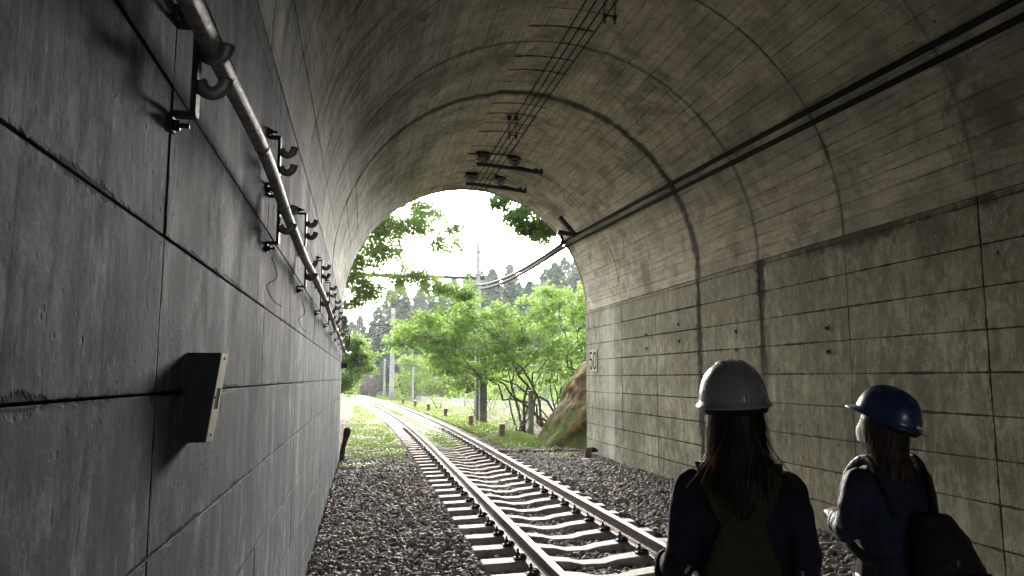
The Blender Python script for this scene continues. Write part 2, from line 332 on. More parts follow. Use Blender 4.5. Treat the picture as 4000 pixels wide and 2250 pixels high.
# ---------------------------------------------------------------- tunnel
XL, XR, SPR, END, BACK = -0.43, 4.78, 3.04, 15.5, -17.0  # BACK: tunnel shortened and left open behind the camera, to add fill light
CX, RAD = (XL + XR) / 2, (XR - XL) / 2
tunnel = tag(empty('railway_tunnel', (CX, END, 0)), 'round-arched concrete tunnel with board-marked vault and stained panelled walls', 'tunnel')
def arc(rad, a0=0, a1=180, n=48): return [(CX + rad * math.cos(R(a0 + (a1 - a0) * i / n)), SPR + rad * math.sin(R(a0 + (a1 - a0) * i / n))) for i in range(n + 1)]
B = .032; SPLIT = -.08
def backing(name, prof_in, prof_out, mats):
    V = []; F = []; mi = []
    for prof, y0, y1, m in ((prof_out, BACK, END, 1), (prof_in, BACK, SPLIT, 0)):
        o = len(V); n = len(prof)
        for y in (y0, y1): V += [(x, y, z) for x, z in prof]
        for k in range(n - 1): F.append((o + k, o + k + 1, o + n + k + 1, o + n + k)); mi.append(m)
    me = bpy.data.meshes.new(name); me.from_pydata(V, [], F)
    for m in mats: me.materials.append(m)
    me.polygons.foreach_set('material_index', mi); me.update()
    o = link(bpy.data.objects.new(name, me), tunnel); o.location = (-CX, -END, 0); return o
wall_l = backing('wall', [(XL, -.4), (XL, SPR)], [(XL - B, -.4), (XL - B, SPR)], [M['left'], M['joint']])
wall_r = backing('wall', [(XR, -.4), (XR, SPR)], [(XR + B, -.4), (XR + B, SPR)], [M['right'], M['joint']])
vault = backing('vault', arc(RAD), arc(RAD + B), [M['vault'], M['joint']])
vault.data.polygons.foreach_set('use_smooth', [True] * len(vault.data.polygons))
# wall panels: shared meshes with a chamfered face, slightly proud of each other
def panel_mesh(w, h, mat, side, gap=.006):
    """local: lies in YZ, face towards -side at x=0, body behind it"""
    ch = .0025; w2, h2 = w / 2 - gap / 2, h / 2 - gap / 2; b = B * side
    V = []
    for (x, a, c) in ((b, w2, h2), (ch * side, w2, h2), (0, w2 - ch, h2 - ch)):
        V += [(x, -a, -c), (x, a, -c), (x, a, c), (x, -a, c)]
    F = [(8, 9, 10, 11)]
    for k in range(4):
        k2 = (k + 1) % 4; F.append((k, k2, 4 + k2, 4 + k)); F.append((4 + k, 4 + k2, 8 + k2, 8 + k))
    if side < 0: F = [f[::-1] for f in F]
    me = bpy.data.meshes.new('concrete_panel'); me.from_pydata(V, [], [f[::-1] for f in F]); me.materials.append(mat); me.update(); return me
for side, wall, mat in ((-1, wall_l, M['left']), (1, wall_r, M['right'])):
    cache = {}; a0, da, b0, db = GRID['left' if side < 0 else 'right']
    ys = [END] + [a0 - da * k for k in range(9)] + [SPLIT]
    zs = [b0 - db + db * k for k in range(12) if b0 - db + db * k < SPR - .2] + [SPR - .003]
    for i in range(len(ys) - 1):
        for j in range(len(zs) - 1):
            w, h = ys[i] - ys[i + 1], zs[j + 1] - zs[j]; key = (round(w, 3), round(h, 3), (i in (2, 3)) and side > 0)
            if key not in cache: cache[key] = panel_mesh(w, h, mat, side, .016 if key[2] else .0036)
            o = link(bpy.data.objects.new('concrete_panel', cache[key]), wall)
            o.location = ((XL if side < 0 else XR) + side * random.uniform(0, .003), (ys[i] + ys[i + 1]) / 2, (zs[j] + zs[j + 1]) / 2)
# vault boards (long, along the tunnel) and the closing strip of short cross boards at the crown
yb = [END, 13.36, 10.0, 6.64, 3.28, SPLIT]
KEY_L, KEY_R = R(90 + 9), R(90 - 8)
def seg_mesh(a0, a1, y0, y1, proud, gy=.003):
    r0 = RAD - proud; r1 = RAD + B; g = .0005; n = max(1, int(round((a1 - a0) / R(4))))
    V = []; F = []
    for rr in (r1, r0):
        for i in range(n + 1):
            a = a0 + g + (a1 - a0 - 2 * g) * i / n
            for y in (y0 + gy, y1 - gy): V.append((CX + rr * math.cos(a), y, SPR + rr * math.sin(a)))
    m = 2 * (n + 1)
    for i in range(n): F.append((m + 2 * i, m + 2 * i + 2, m + 2 * i + 3, m + 2 * i + 1))
    for i in range(n):
        F.append((2 * i, 2 * i + 2, m + 2 * i + 2, m + 2 * i)); F.append((2 * i + 1, m + 2 * i + 1, m + 2 * i + 3, 2 * i + 3))
    F.append((0, m, m + 1, 1)); F.append((2 * n, 2 * n + 1, m + 2 * n + 1, m + 2 * n))
    me = bpy.data.meshes.new('board_strip'); me.from_pydata(V, [], F); me.materials.append(M['vault']); me.update(); return me
for b in range(5):
    y1, y0 = yb[b], yb[b + 1]
    for (A0, A1, cnt) in ((0.0, KEY_R, 24), (KEY_L, math.pi, 24)):
        step = (A1 - A0) / cnt
        for k in range(cnt):
            o = link(bpy.data.objects.new('board_strip', seg_mesh(A0 + k * step, A0 + (k + 1) * step, y0, y1, random.choice((0, 0, .0008, .002, .005)))), vault)
    n = int(round((y1 - y0) / .42)); n = max(n, 1)
    for k in range(n):
        link(bpy.data.objects.new('cross_board', seg_mesh(KEY_R, KEY_L, y0 + (y1 - y0) * k / n, y0 + (y1 - y0) * (k + 1) / n, random.choice((-.014, -.006, .0, .004)), .007)), vault)
# portal headwall with its thickness, the unseen back end stays open to let in fill light
def headwall():
    V = []; F = []
    inner = [(XR + .001, -.4)] + [(XR + .001, SPR)] + arc(RAD + .001)[1:-1] + [(XL - .001, SPR), (XL - .001, -.4)]
    outer = []
    for x, z in inner:
        dx, dz = x - CX, z - 2.0
        k = min(7.5 / abs(dx) if abs(dx) > 1e-6 else 99, (5.4 / dz if dz > 1e-6 else 99) if dz > 0 else (2.4 / -dz if dz < -1e-6 else 99)); outer.append((CX + dx * k, 2.0 + dz * k))
    n = len(inner)
    for y in (END + .001, END + .16):
        V += [(x, y, z) for x, z in inner]; V += [(x, y, z) for x, z in outer]
    for k in range(n - 1):
        F += [(k, k + 1, n + k + 1, n + k), (2 * n + k, 3 * n + k, 3 * n + k + 1, 2 * n + k + 1), (k, 2 * n + k, 2 * n + k + 1, k + 1), (n + k, n + k + 1, 3 * n + k + 1, 3 * n + k)]
    me = bpy.data.meshes.new('headwall'); me.from_pydata(V, [], F); me.materials.append(M['right']); me.update()
    o = link(bpy.data.objects.new('headwall', me), tunnel); o.location = (-CX, -END, 0)
headwall()

# ---------------------------------------------------------------- track geometry
TC = 2.055; GAUGE2 = .566; RC = 400.0; S0 = 15.0
def track(s):
    """centre point and heading at distance s"""
    if s <= S0: return Vector((TC, s, 0)), 0.0
    a = (s - S0) / RC
    return Vector((TC - RC * (1 - math.cos(a)), S0 + RC * math.sin(a), 0)), a
def track_np(Y):
    d = np.clip(Y - S0, 0, 200); return TC - (RC - np.sqrt(RC * RC - d * d))

# ---------------------------------------------------------------- ground
def hnoise(X, Y, f, seed):
    """cheap smooth value noise, vectorised"""
    def h(i, j): 
        n = np.sin(i * 127.1 + j * 311.7 + seed * 74.7) * 43758.5453; return n - np.floor(n)
    x, y = X * f, Y * f; i, j = np.floor(x), np.floor(y); u, v = x - i, y - j; u = u * u * (3 - 2 * u); v = v * v * (3 - 2 * v)
    return (h(i, j) * (1 - u) + h(i + 1, j) * u) * (1 - v) + (h(i, j + 1) * (1 - u) + h(i + 1, j + 1) * u) * v
def gz(X, Y):
    X = np.asarray(X, float); Y = np.asarray(Y, float); c = track_np(Y); d = X - c
    out = np.clip((Y - (END + .3)) / 1.5, 0, 1)
    z = np.where(np.abs(d) < 1.02, -.075, np.where(np.abs(d) < 1.3, -.03, -.03))
    z = z + out * (hnoise(X, Y, .9, 1) - .5) * .10 * np.clip((np.abs(d) - 1.2) / 1.0, 0, 1)
    # bank rising on the left outside, ditch and slope on the right
    z = z + out * np.clip((-d - 2.2) / 6, 0, 1.5) * .55
    z = z - out * np.clip((d - 2.3) / 1.2, 0, 1) * .32 * np.clip((34 - Y) / 8, 0, 1)
    z = z - np.clip((Y - 26) / 40, 0, 1) * np.clip((d - 1.5) / 5, 0, 1) * .35
    far = np.clip((Y - 95) / 110, 0, 1.5); z = z + far ** 1.4 * 7
    z = z + np.clip((X - 8) / 50, 0, 2.5) * 11 * np.clip((Y - 70) / 60, 0, 1)
    z = z + np.clip((-X - 30) / 60, 0, 2) * 6 * np.clip((Y - 30) / 50, 0, 1)
    return z
def ground():
    ys_ = np.concatenate([np.linspace(-60, 3, 12), np.linspace(4, 60, 150), np.linspace(63, 120, 24), np.linspace(130, 900, 26)])
    xs_ = np.concatenate([np.linspace(-500, -12, 20), np.linspace(-11, 16, 110), np.linspace(18, 600, 24)])
    X, Y = np.meshgrid(xs_, ys_); Z = gz(X, Y); Z[Y < END] = -.075
    V = np.stack([X, Y, Z], -1).reshape(-1, 3); ny, nx = X.shape; idx = np.arange(ny * nx).reshape(ny, nx)
    F = np.stack([idx[:-1, :-1], idx[:-1, 1:], idx[1:, 1:], idx[1:, :-1]], -1).reshape(-1, 4)
    t = NT('ground_soil'); p = t.pos(); x, y, z = t.xyz()
    dark = t.mix(t.ramp(t.noise(p, 14, 6), .35, .65), (.03, .026, .024), (.075, .065, .058))
    litter = t.mix(t.ramp(t.noise(p, 9, 7, .7), .38, .62), (.042, .029, .022), (.10, .072, .052))
    green = t.mix(t.ramp(t.noise(p, 5, 6, .7), .4, .6), (.025, .045, .012), (.055, .085, .022))
    c = t.mix(t.m_('ADD', t.ramp(t.noise(p, .9, 6, .7), .50, .62), 0.0), litter, green)
    c = t.mix(t.ramp(y, 55, 75), c, (.03, .05, .02))
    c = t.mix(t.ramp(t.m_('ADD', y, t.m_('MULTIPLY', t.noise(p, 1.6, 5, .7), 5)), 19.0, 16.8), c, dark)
    t.bsdf(c, .95, 0, t.bump(t.noise(p, 22, 6, .7), .8, .03), spec=.04)
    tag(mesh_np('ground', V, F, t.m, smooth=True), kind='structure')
ground()

# rock mound beside the portal, right
def mound():
    nu, nv = 46, 30; V = []; F = []
    for i in range(nu):
        for j in range(nv):
            u, v = i / (nu - 1), j / (nv - 1)
            y = END + .12 + 3.6 * u
            h = v * 2.2
            q = min(1, u / .42); q = q * q * (3 - 2 * q); xb = 4.92 - .80 * q + .60 * h * (.35 + .65 * q) + .8 * max(0, u - .5) ** 1.5
            nz = mnoise.fractal((xb * .9, y * .9, h * 1.3), .9, 2.0, 5)
            n2 = mnoise.fractal((xb * 3.1, y * 3.1, h * 3.3), .9, 2.0, 4); V.append((xb + nz * .20 + n2 * .05, y + nz * .08, h - .2 + nz * .05 + n2 * .03))
    for i in range(nu - 1):
        for j in range(nv - 1): F.append((i * nv + j, i * nv + j + 1, (i + 1) * nv + j + 1, (i + 1) * nv + j))
    # back side so that it is a body
    o = len(V)
    for i in range(nu):
        V.append((9.5, END + .3 + 3.4 * i / (nu - 1), 2.6)); 
    for i in range(nu - 1): F.append((i * nv + nv - 1, o + i, o + i + 1, (i + 1) * nv + nv - 1))
    e = len(V); V.append((9.5, END + 3.7, -.2)); F.append(tuple((nu - 1) * nv + j for j in range(nv)) + (o + nu - 1, e))
    t = NT('mossy_rock'); p = t.pos(); x, y, z = t.xyz()
    c = t.mix(t.ramp(t.noise(p, 3.5, 8, .7), .4, .6), (.075, .052, .024), (.20, .145, .06))
    c = t.mix(t.ramp(t.m_('ADD', t.noise(p, 1.6, 5, .65), t.m_('MULTIPLY', z, .12)), .60, .48), c, (.09, .12, .025))
    t.bsdf(c, .9, 0, t.bump(t.noise(p, 9, 9, .75), 1.0, .14), spec=.15)
    me = bpy.data.meshes.new('mound'); me.from_pydata(V, [], F); me.materials.append(t.m); me.polygons.foreach_set('use_smooth', [True] * len(me.polygons)); me.update()
    tag(link(bpy.data.objects.new('rocky_slope', me)), 'mossy brown rock slope leaning against the right side of the portal', 'rock')
mound()

# ---------------------------------------------------------------- ballast stones
ico = bmesh.new(); bmesh.ops.create_icosphere(ico, subdivisions=1, radius=1); ico.verts.ensure_lookup_table()
IV = np.array([v.co[:] for v in ico.verts]); IF = np.array([[v.index for v in f.verts] for f in ico.faces]); ico.free()
CV = np.array([(a, b, c) for a in (-1, 1) for b in (-1, 1) for c in (-1, 1)], float)
CF = np.array([(0, 1, 3), (0, 3, 2), (4, 6, 7), (4, 7, 5), (0, 4, 5), (0, 5, 1), (2, 3, 7), (2, 7, 6), (0, 2, 6), (0, 6, 4), (1, 5, 7), (1, 7, 3)])
def rand_rot(n):
    q = RNG.normal(size=(n, 4)); q /= np.linalg.norm(q, axis=1, keepdims=True); w, x, y, z = q.T
    return np.stack([np.stack([1 - 2 * (y * y + z * z), 2 * (x * y - z * w), 2 * (x * z + y * w)], -1), np.stack([2 * (x * y + z * w), 1 - 2 * (x * x + z * z), 2 * (y * z - x * w)], -1), np.stack([2 * (x * z - y * w), 2 * (y * z + x * w), 1 - 2 * (x * x + y * y)], -1)], 1)
def stones(P, size, base):
    BV, BF = base; n = len(P)
    var = 12; shapes = BV[None] * (1 + RNG.uniform(-.32, .32, (var, len(BV), 1))) + RNG.normal(0, .08, (var, len(BV), 3))
    V = shapes[RNG.integers(0, var, n)] * np.stack([RNG.uniform(.8, 1.35, n), RNG.uniform(.7, 1.0, n), RNG.uniform(.45, .75, n)], -1)[:, None, :]
    tilt = rand_rot(n); V = np.einsum('nij,nkj->nki', tilt, V) * size[:, None, None]
    V[:, :, 2] *= .8
    V = V + P[:, None, :]; F = BF[None] + (np.arange(n) * len(BV))[:, None, None]
    return V.reshape(-1, 3), F.reshape(-1, 3)
def near_track(X, Y):
    """offset across from the track centre"""
    return X - track_np(Y)
def sleeper_phase(Y): return np.abs(((Y - 5.06) / .53) % 1.0 - .5)      # .5 = on a sleeper's centre line
def ballast():
    pts = []
    for y0, y1, st in ((3.6, 9.0, .040), (9.0, 20.5, .046)):
        gx = np.arange(XL + .01, XR + .0, st); gy = np.arange(y0, y1, st); X, Y = np.meshgrid(gx, gy)
        X = X + RNG.uniform(-.55, .55, X.shape) * st; Y = Y + RNG.uniform(-.55, .55, Y.shape) * st
        pts.append(np.stack([X.ravel(), Y.ravel()], -1))
    P = np.concatenate(pts); X, Y = P.T; d = near_track(X, Y)
    keep = (X > XL + .02) & (X < XR - .02)
    fade = np.clip((Y - 13.6 - np.where(d < 0, 0.0, 1.6)) / 4.2, 0, 1) * .7 + .55 * hnoise(X, Y, 1.8, 41) * np.clip((Y - 13.6 - np.where(d < 0, 0.0, 1.6)) / 1.5, 0, 1)
    keep &= RNG.random(len(X)) > np.minimum(fade, .95)
    on = (np.abs(d) < np.where(RNG.random(len(X)) < .4, .90, 1.0)) & (sleeper_phase(Y) > .5 - .125 / .53 + .02)
    keep &= ~on
    keep &= np.abs(np.abs(d) - .566) > .06
    P = P[keep]; X, Y = P.T; d = near_track(X, Y)
    hz = np.where(np.abs(d) < 1.02, -.080, -.018) + .03 * (hnoise(X, Y, 1.3, 3) - .5) + .02 * (hnoise(X, Y, 4.1, 5) - .5)
    hz = hz + np.clip((d - 1.6) / 1.2, 0, 1) * .03
    hz = hz + RNG.normal(0, .010, len(X))
    sz = RNG.uniform(.017, .036, len(X)) * np.where(RNG.random(len(X)) < .06, 1.35, 1)
    P3 = np.stack([X, Y, hz], -1)
    t = NT('ballast_stone'); p = t.pos()
    v = t.n('ShaderNodeTexVoronoi'); t.put(v.inputs['Vector'], p); v.inputs['Scale'].default_value = 14
    k = t.n('ShaderNodeSeparateColor'); t.put(k.inputs[0], v.outputs['Color'])
    c = t.mix(k.outputs[0], (.17, .155, .15), (.38, .35, .335)); c = t.mix(t.ramp(k.outputs[1], .8, 1.0), c, (.45, .40, .38))
    c = t.mix(t.ramp(t.noise(p, 30, 4), .3, .7, 0, .4), c, (.03, .028, .028))
    t.bsdf(c, .85, 0, t.bump(t.noise(p, 90, 3), .4, .003), spec=.25)
    m = Y < 9.5
    V1, F1 = stones(P3[m], sz[m], (IV, IF)); V2, F2 = stones(P3[~m], sz[~m] * 1.1, (CV * .66, CF))
    tag(mesh_np('ballast', np.concatenate([V1, V2]), np.concatenate([F1, F2 + len(V1)]), t.m), 'grey brown angular ballast stones over the tunnel floor', 'gravel', kind='stuff')
    return t.m
M['ballast'] = ballast()

# ---------------------------------------------------------------- track: rails, sleepers, clips
trk = tag(empty('railway_track', (TC, 5, 0)), 'single narrow-gauge railway track on concrete sleepers curving left out of the portal', 'track')
def world_child(o, root=trk):
    o.matrix_parent_inverse = Matrix.Translation(root.location).inverted(); return o
prof = [(-.0635, 0), (.0635, 0), (.0635, .010), (.018, .026), (.0085, .045), (.0085, .108), (.026, .120), (.0325, .126), (.0325, .146), (.027, .152), (.012, .1535), (-.012, .1535), (-.027, .152), (-.0325, .146), (-.0325, .126), (-.026, .120), (-.0085, .108), (-.0085, .045), (-.018, .026), (-.0635, .010)]
for sgn in (-1, 1):
    V = []; F = []; mi = []; n = len(prof); ss = list(np.arange(-.5, 15, 1.5)) + list(np.arange(15, 105, 1.0))
    for s in ss:
        c, a = track(s); c = c + Vector((math.cos(a), math.sin(a), 0)) * (sgn * GAUGE2)
        for px, pz in prof: V.append((c.x + px * math.cos(a), c.y + px * math.sin(a), pz + .006))
    for i in range(len(ss) - 1):
        for k in range(n):
            k2 = (k + 1) % n; F.append((i * n + k, i * n + k2, (i + 1) * n + k2, (i + 1) * n + k)); mi.append(1 if k in (9, 10, 11) else 0)
    F.append(tuple(range(n))); mi.append(0)
    me = bpy.data.meshes.new('rail'); me.from_pydata(V, [], F); me.materials.append(M['rust']); me.materials.append(M['railtop']); me.polygons.foreach_set('material_index', mi); me.update()
    world_child(link(bpy.data.objects.new('rail', me), trk))
def sleeper_mesh():
    # top profile along the length: seats high, waist low
    xs_ = [-1.0, -.99, -.86, -.72, -.42, -.22, -.10, .10, .22, .42, .72, .86, .99, 1.0]
    tz = [-.012, -.002, .0, .004, .004, -.016, -.044, -.044, -.016, .004, .004, .0, -.002, -.012]
    V = []; F = []; m = 6
    for x, z in zip(xs_, tz):
        w = .088 if abs(x) > .3 else .080; b = .125 if abs(x) > .3 else .115
        V += [(x, -b, -.17), (x, -w - .012, z - .012), (x, -w, z), (x, w, z), (x, w + .012, z - .012), (x, b, -.17)]
    for i in range(len(xs_) - 1):
        for k in range(m): F.append((i * m + k, (i + 1) * m + k, (i + 1) * m + (k + 1) % m, i * m + (k + 1) % m))
    F.append(tuple(range(m))); F.append(tuple((len(xs_) - 1) * m + k for k in range(m))[::-1])
    t = NT('sleeper_concrete'); p = t.pos(); x, y, z = t.xyz()
    c = t.mix(t.ramp(t.noise(p, 7, 6, .65), .35, .65), (.30, .295, .29), (.46, .45, .44))
    c = t.mix(t.ramp(t.noise(p, 22, 5, .7), .5, .68, 0, .6), c, (.10, .085, .075))
    brown = t.m_('MULTIPLY', t.ramp(y, 11.5, 15.5), .8); c = t.mix(brown, c, t.mix(t.ramp(t.noise(p, 6, 5), .4, .6), (.11, .06, .042), (.22, .15, .11)))
    c = t.mix(t.m_('MULTIPLY', t.rnd(), .3), c, (.12, .11, .10))
    t.bsdf(c, .8, 0, t.bump(t.noise(p, 40, 5), .5, .006), spec=.3)
    me = bpy.data.meshes.new('sleeper'); me.from_pydata(V, [], [f[::-1] for f in F]); me.materials.append(t.m); me.update(); return me
def clip_mesh():
    mb = MB()
    mb.box((0, 0, .012), (.11, .075, .026), ch=.006)            # plate on the seat
    mb.box((.022, 0, .033), (.05, .05, .02), rot=Matrix.Rotation(R(14), 3, 'Y'), ch=.005)
    mb.tube([(-.02, 0, .02), (-.02, 0, .085)], .011, 6); mb.lathe([(.0, .0), (.021, .0), (.021, .018), (.0, .02)], (-.02, 0, .048), 6)
    mb.lathe([(.0, 0), (.012, .0), (.012, .016), (.0, .018)], (-.02, 0, .078), 6)
    for s in (-1, 1): mb.tube([(-.045, s * .028, .02), (-.015, s * .03, .046), (.02, s * .03, .044), (.052, s * .022, .03)], .008, 6)
    me_o = mb.build('rail_clip', M['clip']); me = me_o.data; bpy.data.objects.remove(me_o); return me
SM, CM_ = sleeper_mesh(), clip_mesh()
sl_s = [5.06 + .53 * k for k in range(-6, 165)]
k_ = 0
for s in sl_s:
    if s > 88: break
    c, a = track(s)
    o = link(bpy.data.objects.new('sleeper', SM), trk); o.location = (c.x - TC, c.y - 5, random.uniform(-.004, .002)); o.rotation_euler = (0, 0, a + R(random.uniform(-.7, .7)))
    if 3.0 < s < 24:
        for side in (-1, 1):
            for io in (-1, 1):
                cl = link(bpy.data.objects.new('rail_clip', CM_), o)
                cl.location = (side * GAUGE2 + io * .088, 0, .003); cl.rotation_euler = (0, 0, R(180) if io > 0 else 0)

# ---------------------------------------------------------------- cable hangers and conduit on the left wall
def hook_path(y, z, out):
    """an S-shaped cradle arm that springs from the bar and turns up at its tip"""
    return smoothpath([(out, y, z), (out + .012, y, z - .020), (out + .034, y, z - .026), (out + .052, y, z - .010), (out + .058, y, z + .012)], 4)
def make_hanger():
    root = empty('cable_hanger', (XL, 0, 0)); out = .055
    b = MB(); b.box((out - .006, 0, .0), (.012, .042, .21), ch=.002)
    for s in (-1, 1): b.box((out / 2, 0, s * .105), (out, .036, .010), ch=.002)
    for s in (-1, 1): b.box((.004, 0, s * .123), (.008, .036, .045), ch=.002)
    o = b.build('bar', M['steel_dark'], root)
    for zz in (.055, -.025):
        h = MB(); h.tube(hook_path(0, zz, out), .0085, 8, flat=1.9); o = h.build('hook', M['hook'], root)
    for s in (-1, 1):
        h = MB(); h.tube([(0, 0, s * .130), (.040, 0, s * .130)], .006, 6); h.lathe([(0, 0), (.013, 0), (.013, .012), (0, .013)], (.008, 0, s * .130), 6, axis=(1, 0, 0))
        o = h.build('bolt', M['steel_dark'], root)
    return root
proto = make_hanger(); lower = [1.70, 3.36, 4.95, 6.75, 8.35, 10.0, 11.6, 13.3, 14.8]; upper = [3.30, 4.85, 6.80, 8.45, 10.1, 11.7, 13.4, 14.9]
words = ['nearest to the camera', 'second along the wall', 'third along the wall', 'fourth along the wall', 'fifth along the wall', 'sixth along the wall', 'seventh along the wall', 'eighth along the wall', 'last before the portal']
first = True
for row, zc, lst in (('lower', 2.29, lower), ('upper', 2.55, upper)):
    for i, y in enumerate(lst):
        o = proto if first else copy_tree(proto); first = False
        o.location = (XL, y, zc + random.uniform(-.01, .01))
        if row == 'lower': tag(o, 'dark steel double hook hanger under the conduit, lower row, ' + words[i], 'cable hanger', 'cable hangers on the left wall')
        else: tag(o, 'empty double hook hanger of the upper row above the conduit, ' + (words[i] if i < 7 else 'last before the portal'), 'cable hanger', 'cable hangers on the left wall')
# conduit resting in the cradles, sagging between them
pts = [(-.345, -3.0, 2.33), (-.345, -1.6, 2.35), (-.345, 0.1, 2.33), (-.345, 1.0, 2.315), (-.345, 1.7, 2.33), (-.335, 2.5, 2.335), (-.345, 3.36, 2.315), (-.34, 4.2, 2.275), (-.345, 4.95, 2.29), (-.335, 5.9, 2.27), (-.345, 6.75, 2.29), (-.33, 7.6, 2.22), (-.345, 8.35, 2.25), (-.34, 9.3, 2.18), (-.345, 10.0, 2.22), (-.335, 10.8, 2.16), (-.345, 11.6, 2.19), (-.34, 12.5, 2.13), (-.345, 13.3, 2.16), (-.33, 14.2, 2.05), (-.34, 14.8, 2.10), (-.30, 15.3, 2.08), (-.26, 15.75, 2.12)]
mb = MB(); sp = smoothpath(pts, 10); mb.tube(sp, .0225, 14)
for k in range(22):                                             # corrugated sleeve joints
    i = 22 + k * 9
    if i + 1 < len(sp): mb.tube([sp[i], sp[i].lerp(sp[i + 1], .18)], .0242, 14)
tag(mb.build('conduit', M['conduit']), 'thick grey corrugated conduit snaking along the left wall on hooks', 'conduit')
mb = MB()
for k in range(7):
    a = k * .9; mb.tube(smoothpath([(-.40, 15.2, 2.25 - .03 * k), (-.34 + .03 * math.sin(a), 15.6, 2.52 - .05 * k), (-.33 + .05 * math.cos(a), 15.85, 2.45 + .05 * math.sin(a * 2)), (-.30, 15.75, 2.22), (-.36, 15.5, 2.08 + .03 * math.cos(a))], 5), .008, 6)
tag(mb.build('cable_loops', M['cable']), 'tangle of thin dark cables looped at the end of the conduit by the portal', 'cable')
mb = MB(); mb.lathe([(.02, -.06), (.09, -.05), (.115, 0), (.10, .05), (.05, .075), (.0, .08)], (-.41, 15.9, 2.80), 16, axis=(.8, -.5, .1)); mb.tube([(-.60, 15.7, 2.80), (-.41, 15.9, 2.80)], .02, 8)
tag(mb.build('junction_drum', simple('red_brown_drum', (.09, .045, .045), .5)), 'small round red-brown drum fixed beside the portal edge, left', 'drum')
mb = MB(); mb.box((-.37, 15.3, 1.84), (.13, .06, .10), ch=.004); mb.box((-.425, 15.3, 1.84), (.012, .10, .13))
tag(mb.build('small_dark_box', M['steel_dark']), 'small flat dark box sticking out of the left wall near the portal', 'box')
for k, (y, z, sx) in enumerate(((3.33, 2.12, 1), (4.97, 2.10, .7))):
    mb = MB(); mb.tube(smoothpath([(XL + .03, y, z), (XL + .05, y + .04 * sx, z - .08), (XL + .02, y - .05, z - .13), (XL + .035, y + .03, z - .18), (XL + .06, y + .16 * sx, z - .20)], 6), .0022, 5)
    tag(mb.build('loose_wire', M['cable']), ('thin loose wire curling below the second lower hanger', 'thin loose wire curling below the third lower hanger')[k], 'wire')

# wedge-shaped marker box on the left wall
mk = tag(empty('wall_marker', (XL, 2.0, 1.55)), 'wedge-shaped black marker box with a pale weathered face on the left wall', 'marker box')
def wc(o, root): o.matrix_parent_inverse = Matrix.Translation(root.location).inverted(); return o
y0, y1, zt, zb, xt, xb = 1.975, 2.065, 1.662, 1.441, XL + .080, XL + .052
mb = MB()
V = [(XL, y0, zt), (XL, y1, zt), (xt, y1, zt), (xt, y0, zt), (XL, y0, zb), (XL, y1, zb), (xb, y1, zb), (xb, y0, zb)]
mb.add(V, [(0, 1, 2, 3), (4, 7, 6, 5), (0, 3, 7, 4), (1, 5, 6, 2), (2, 6, 7, 3), (0, 4, 5, 1)])
wc(mb.build('body', M['box_dark'], mk), mk)
def on_face(t, v):   # t 0..1 along y, v 0..1 down
    return Vector((xt + (xb - xt) * v + .0025, y0 + (y1 - y0) * t, zt + (zb - zt) * v))
mb = MB()
for (t0, t1, v0, v1) in ((0, 1, 0, .40), (0, .22, .40, .64), (.78, 1, .40, .64), (0, 1, .64, 1)):
    a, b, c, d = on_face(t0, v0), on_face(t1, v0), on_face(t1, v1), on_face(t0, v1)
    off = Vector((-.002, 0, 0)); mb.add([a, b, c, d, a + off, b + off, c + off, d + off], [(3, 2, 1, 0), (4, 5, 6, 7), (0, 1, 5, 4), (1, 2, 6, 5), (2, 3, 7, 6), (3, 0, 4, 7)])
wc(mb.build('face_plate', M['box_face'], mk), mk)
mb = MB(); a, b, c, d = on_face(.22, .40), on_face(.78, .40), on_face(.78, .64), on_face(.22, .64)
off = Vector((-.0015, 0, 0)); mb.add([p + off for p in (a, b, c, d)] + [p + off * 1.5 for p in (a, b, c, d)], [(3, 2, 1, 0), (4, 5, 6, 7)]); wc(mb.build('slot', M['blackpaint'], mk), mk)

for (t_, v_) in ((.5, .06), (.5, .93), (.12, .5)):
    mb = MB(); mb.lathe([(0, 0), (.004, 0), (.0035, .002), (0, .0025)], on_face(t_, v_), 8, axis=(1, 0, 0)); wc(mb.build('screw', M['clip'], mk), mk)
# painted distance number on the right wall
sg = tag(empty('distance_number', (XR, 15.1, 1.95)), 'pale square plate with black stencilled number 50 on the right wall by the portal', 'sign')
mb = MB(); mb.box((XR - .008, 15.11, 1.955), (.02, .56, .46), ch=.003); wc(mb.build('plate', M['plate'], sg), sg)
def stroke(mb, p, q, w):   # in plate coordinates: a runs right as seen from inside (towards -Y), b up
    p, q = Vector(p), Vector(q); d = (q - p).normalized(); n = Vector((-d.y, d.x)) * w / 2; e = d * w * .0
    P = [p - e + n, q + e + n, q + e - n, p - e - n]
    V = [(XR - .0205, 15.11 - a.x, 1.955 + a.y) for a in P] + [(XR - .017, 15.11 - a.x, 1.955 + a.y) for a in P]
    mb.add(V, [(0, 1, 2, 3), (7, 6, 5, 4), (0, 4, 5, 1), (1, 5, 6, 2), (2, 6, 7, 3), (3, 7, 4, 0)])
def poly_digit(name, segs, w=.042):
    mb = MB()
    for a, b in segs: stroke(mb, a, b, w)
    wc(mb.build(name, M['blackpaint'], sg), sg)
h = .165
poly_digit('digit_five', [((-.205, h), (-.045, h)), ((-.205, h + .02), (-.205, .015)), ((-.225, .03), (-.085, .03)), ((-.095, .03), (-.05, -.015)), ((-.052, 0), (-.052, -h + .05)), ((-.05, -h + .06), (-.10, -h)), ((-.09, -h), (-.17, -h)), ((-.16, -h), (-.21, -h + .05)), ((-.205, -h + .04), (-.205, -h + .09))])
poly_digit('digit_zero', [((.08, h), (.17, h)), ((.16, h), (.21, h - .05)), ((.207, h - .035), (.207, -h + .035)), ((.21, -h + .05), (.16, -h)), ((.17, -h), (.08, -h)), ((.09, -h), (.04, -h + .05)), ((.043, -h + .035), (.043, h - .035)), ((.04, h - .05), (.09, h))])

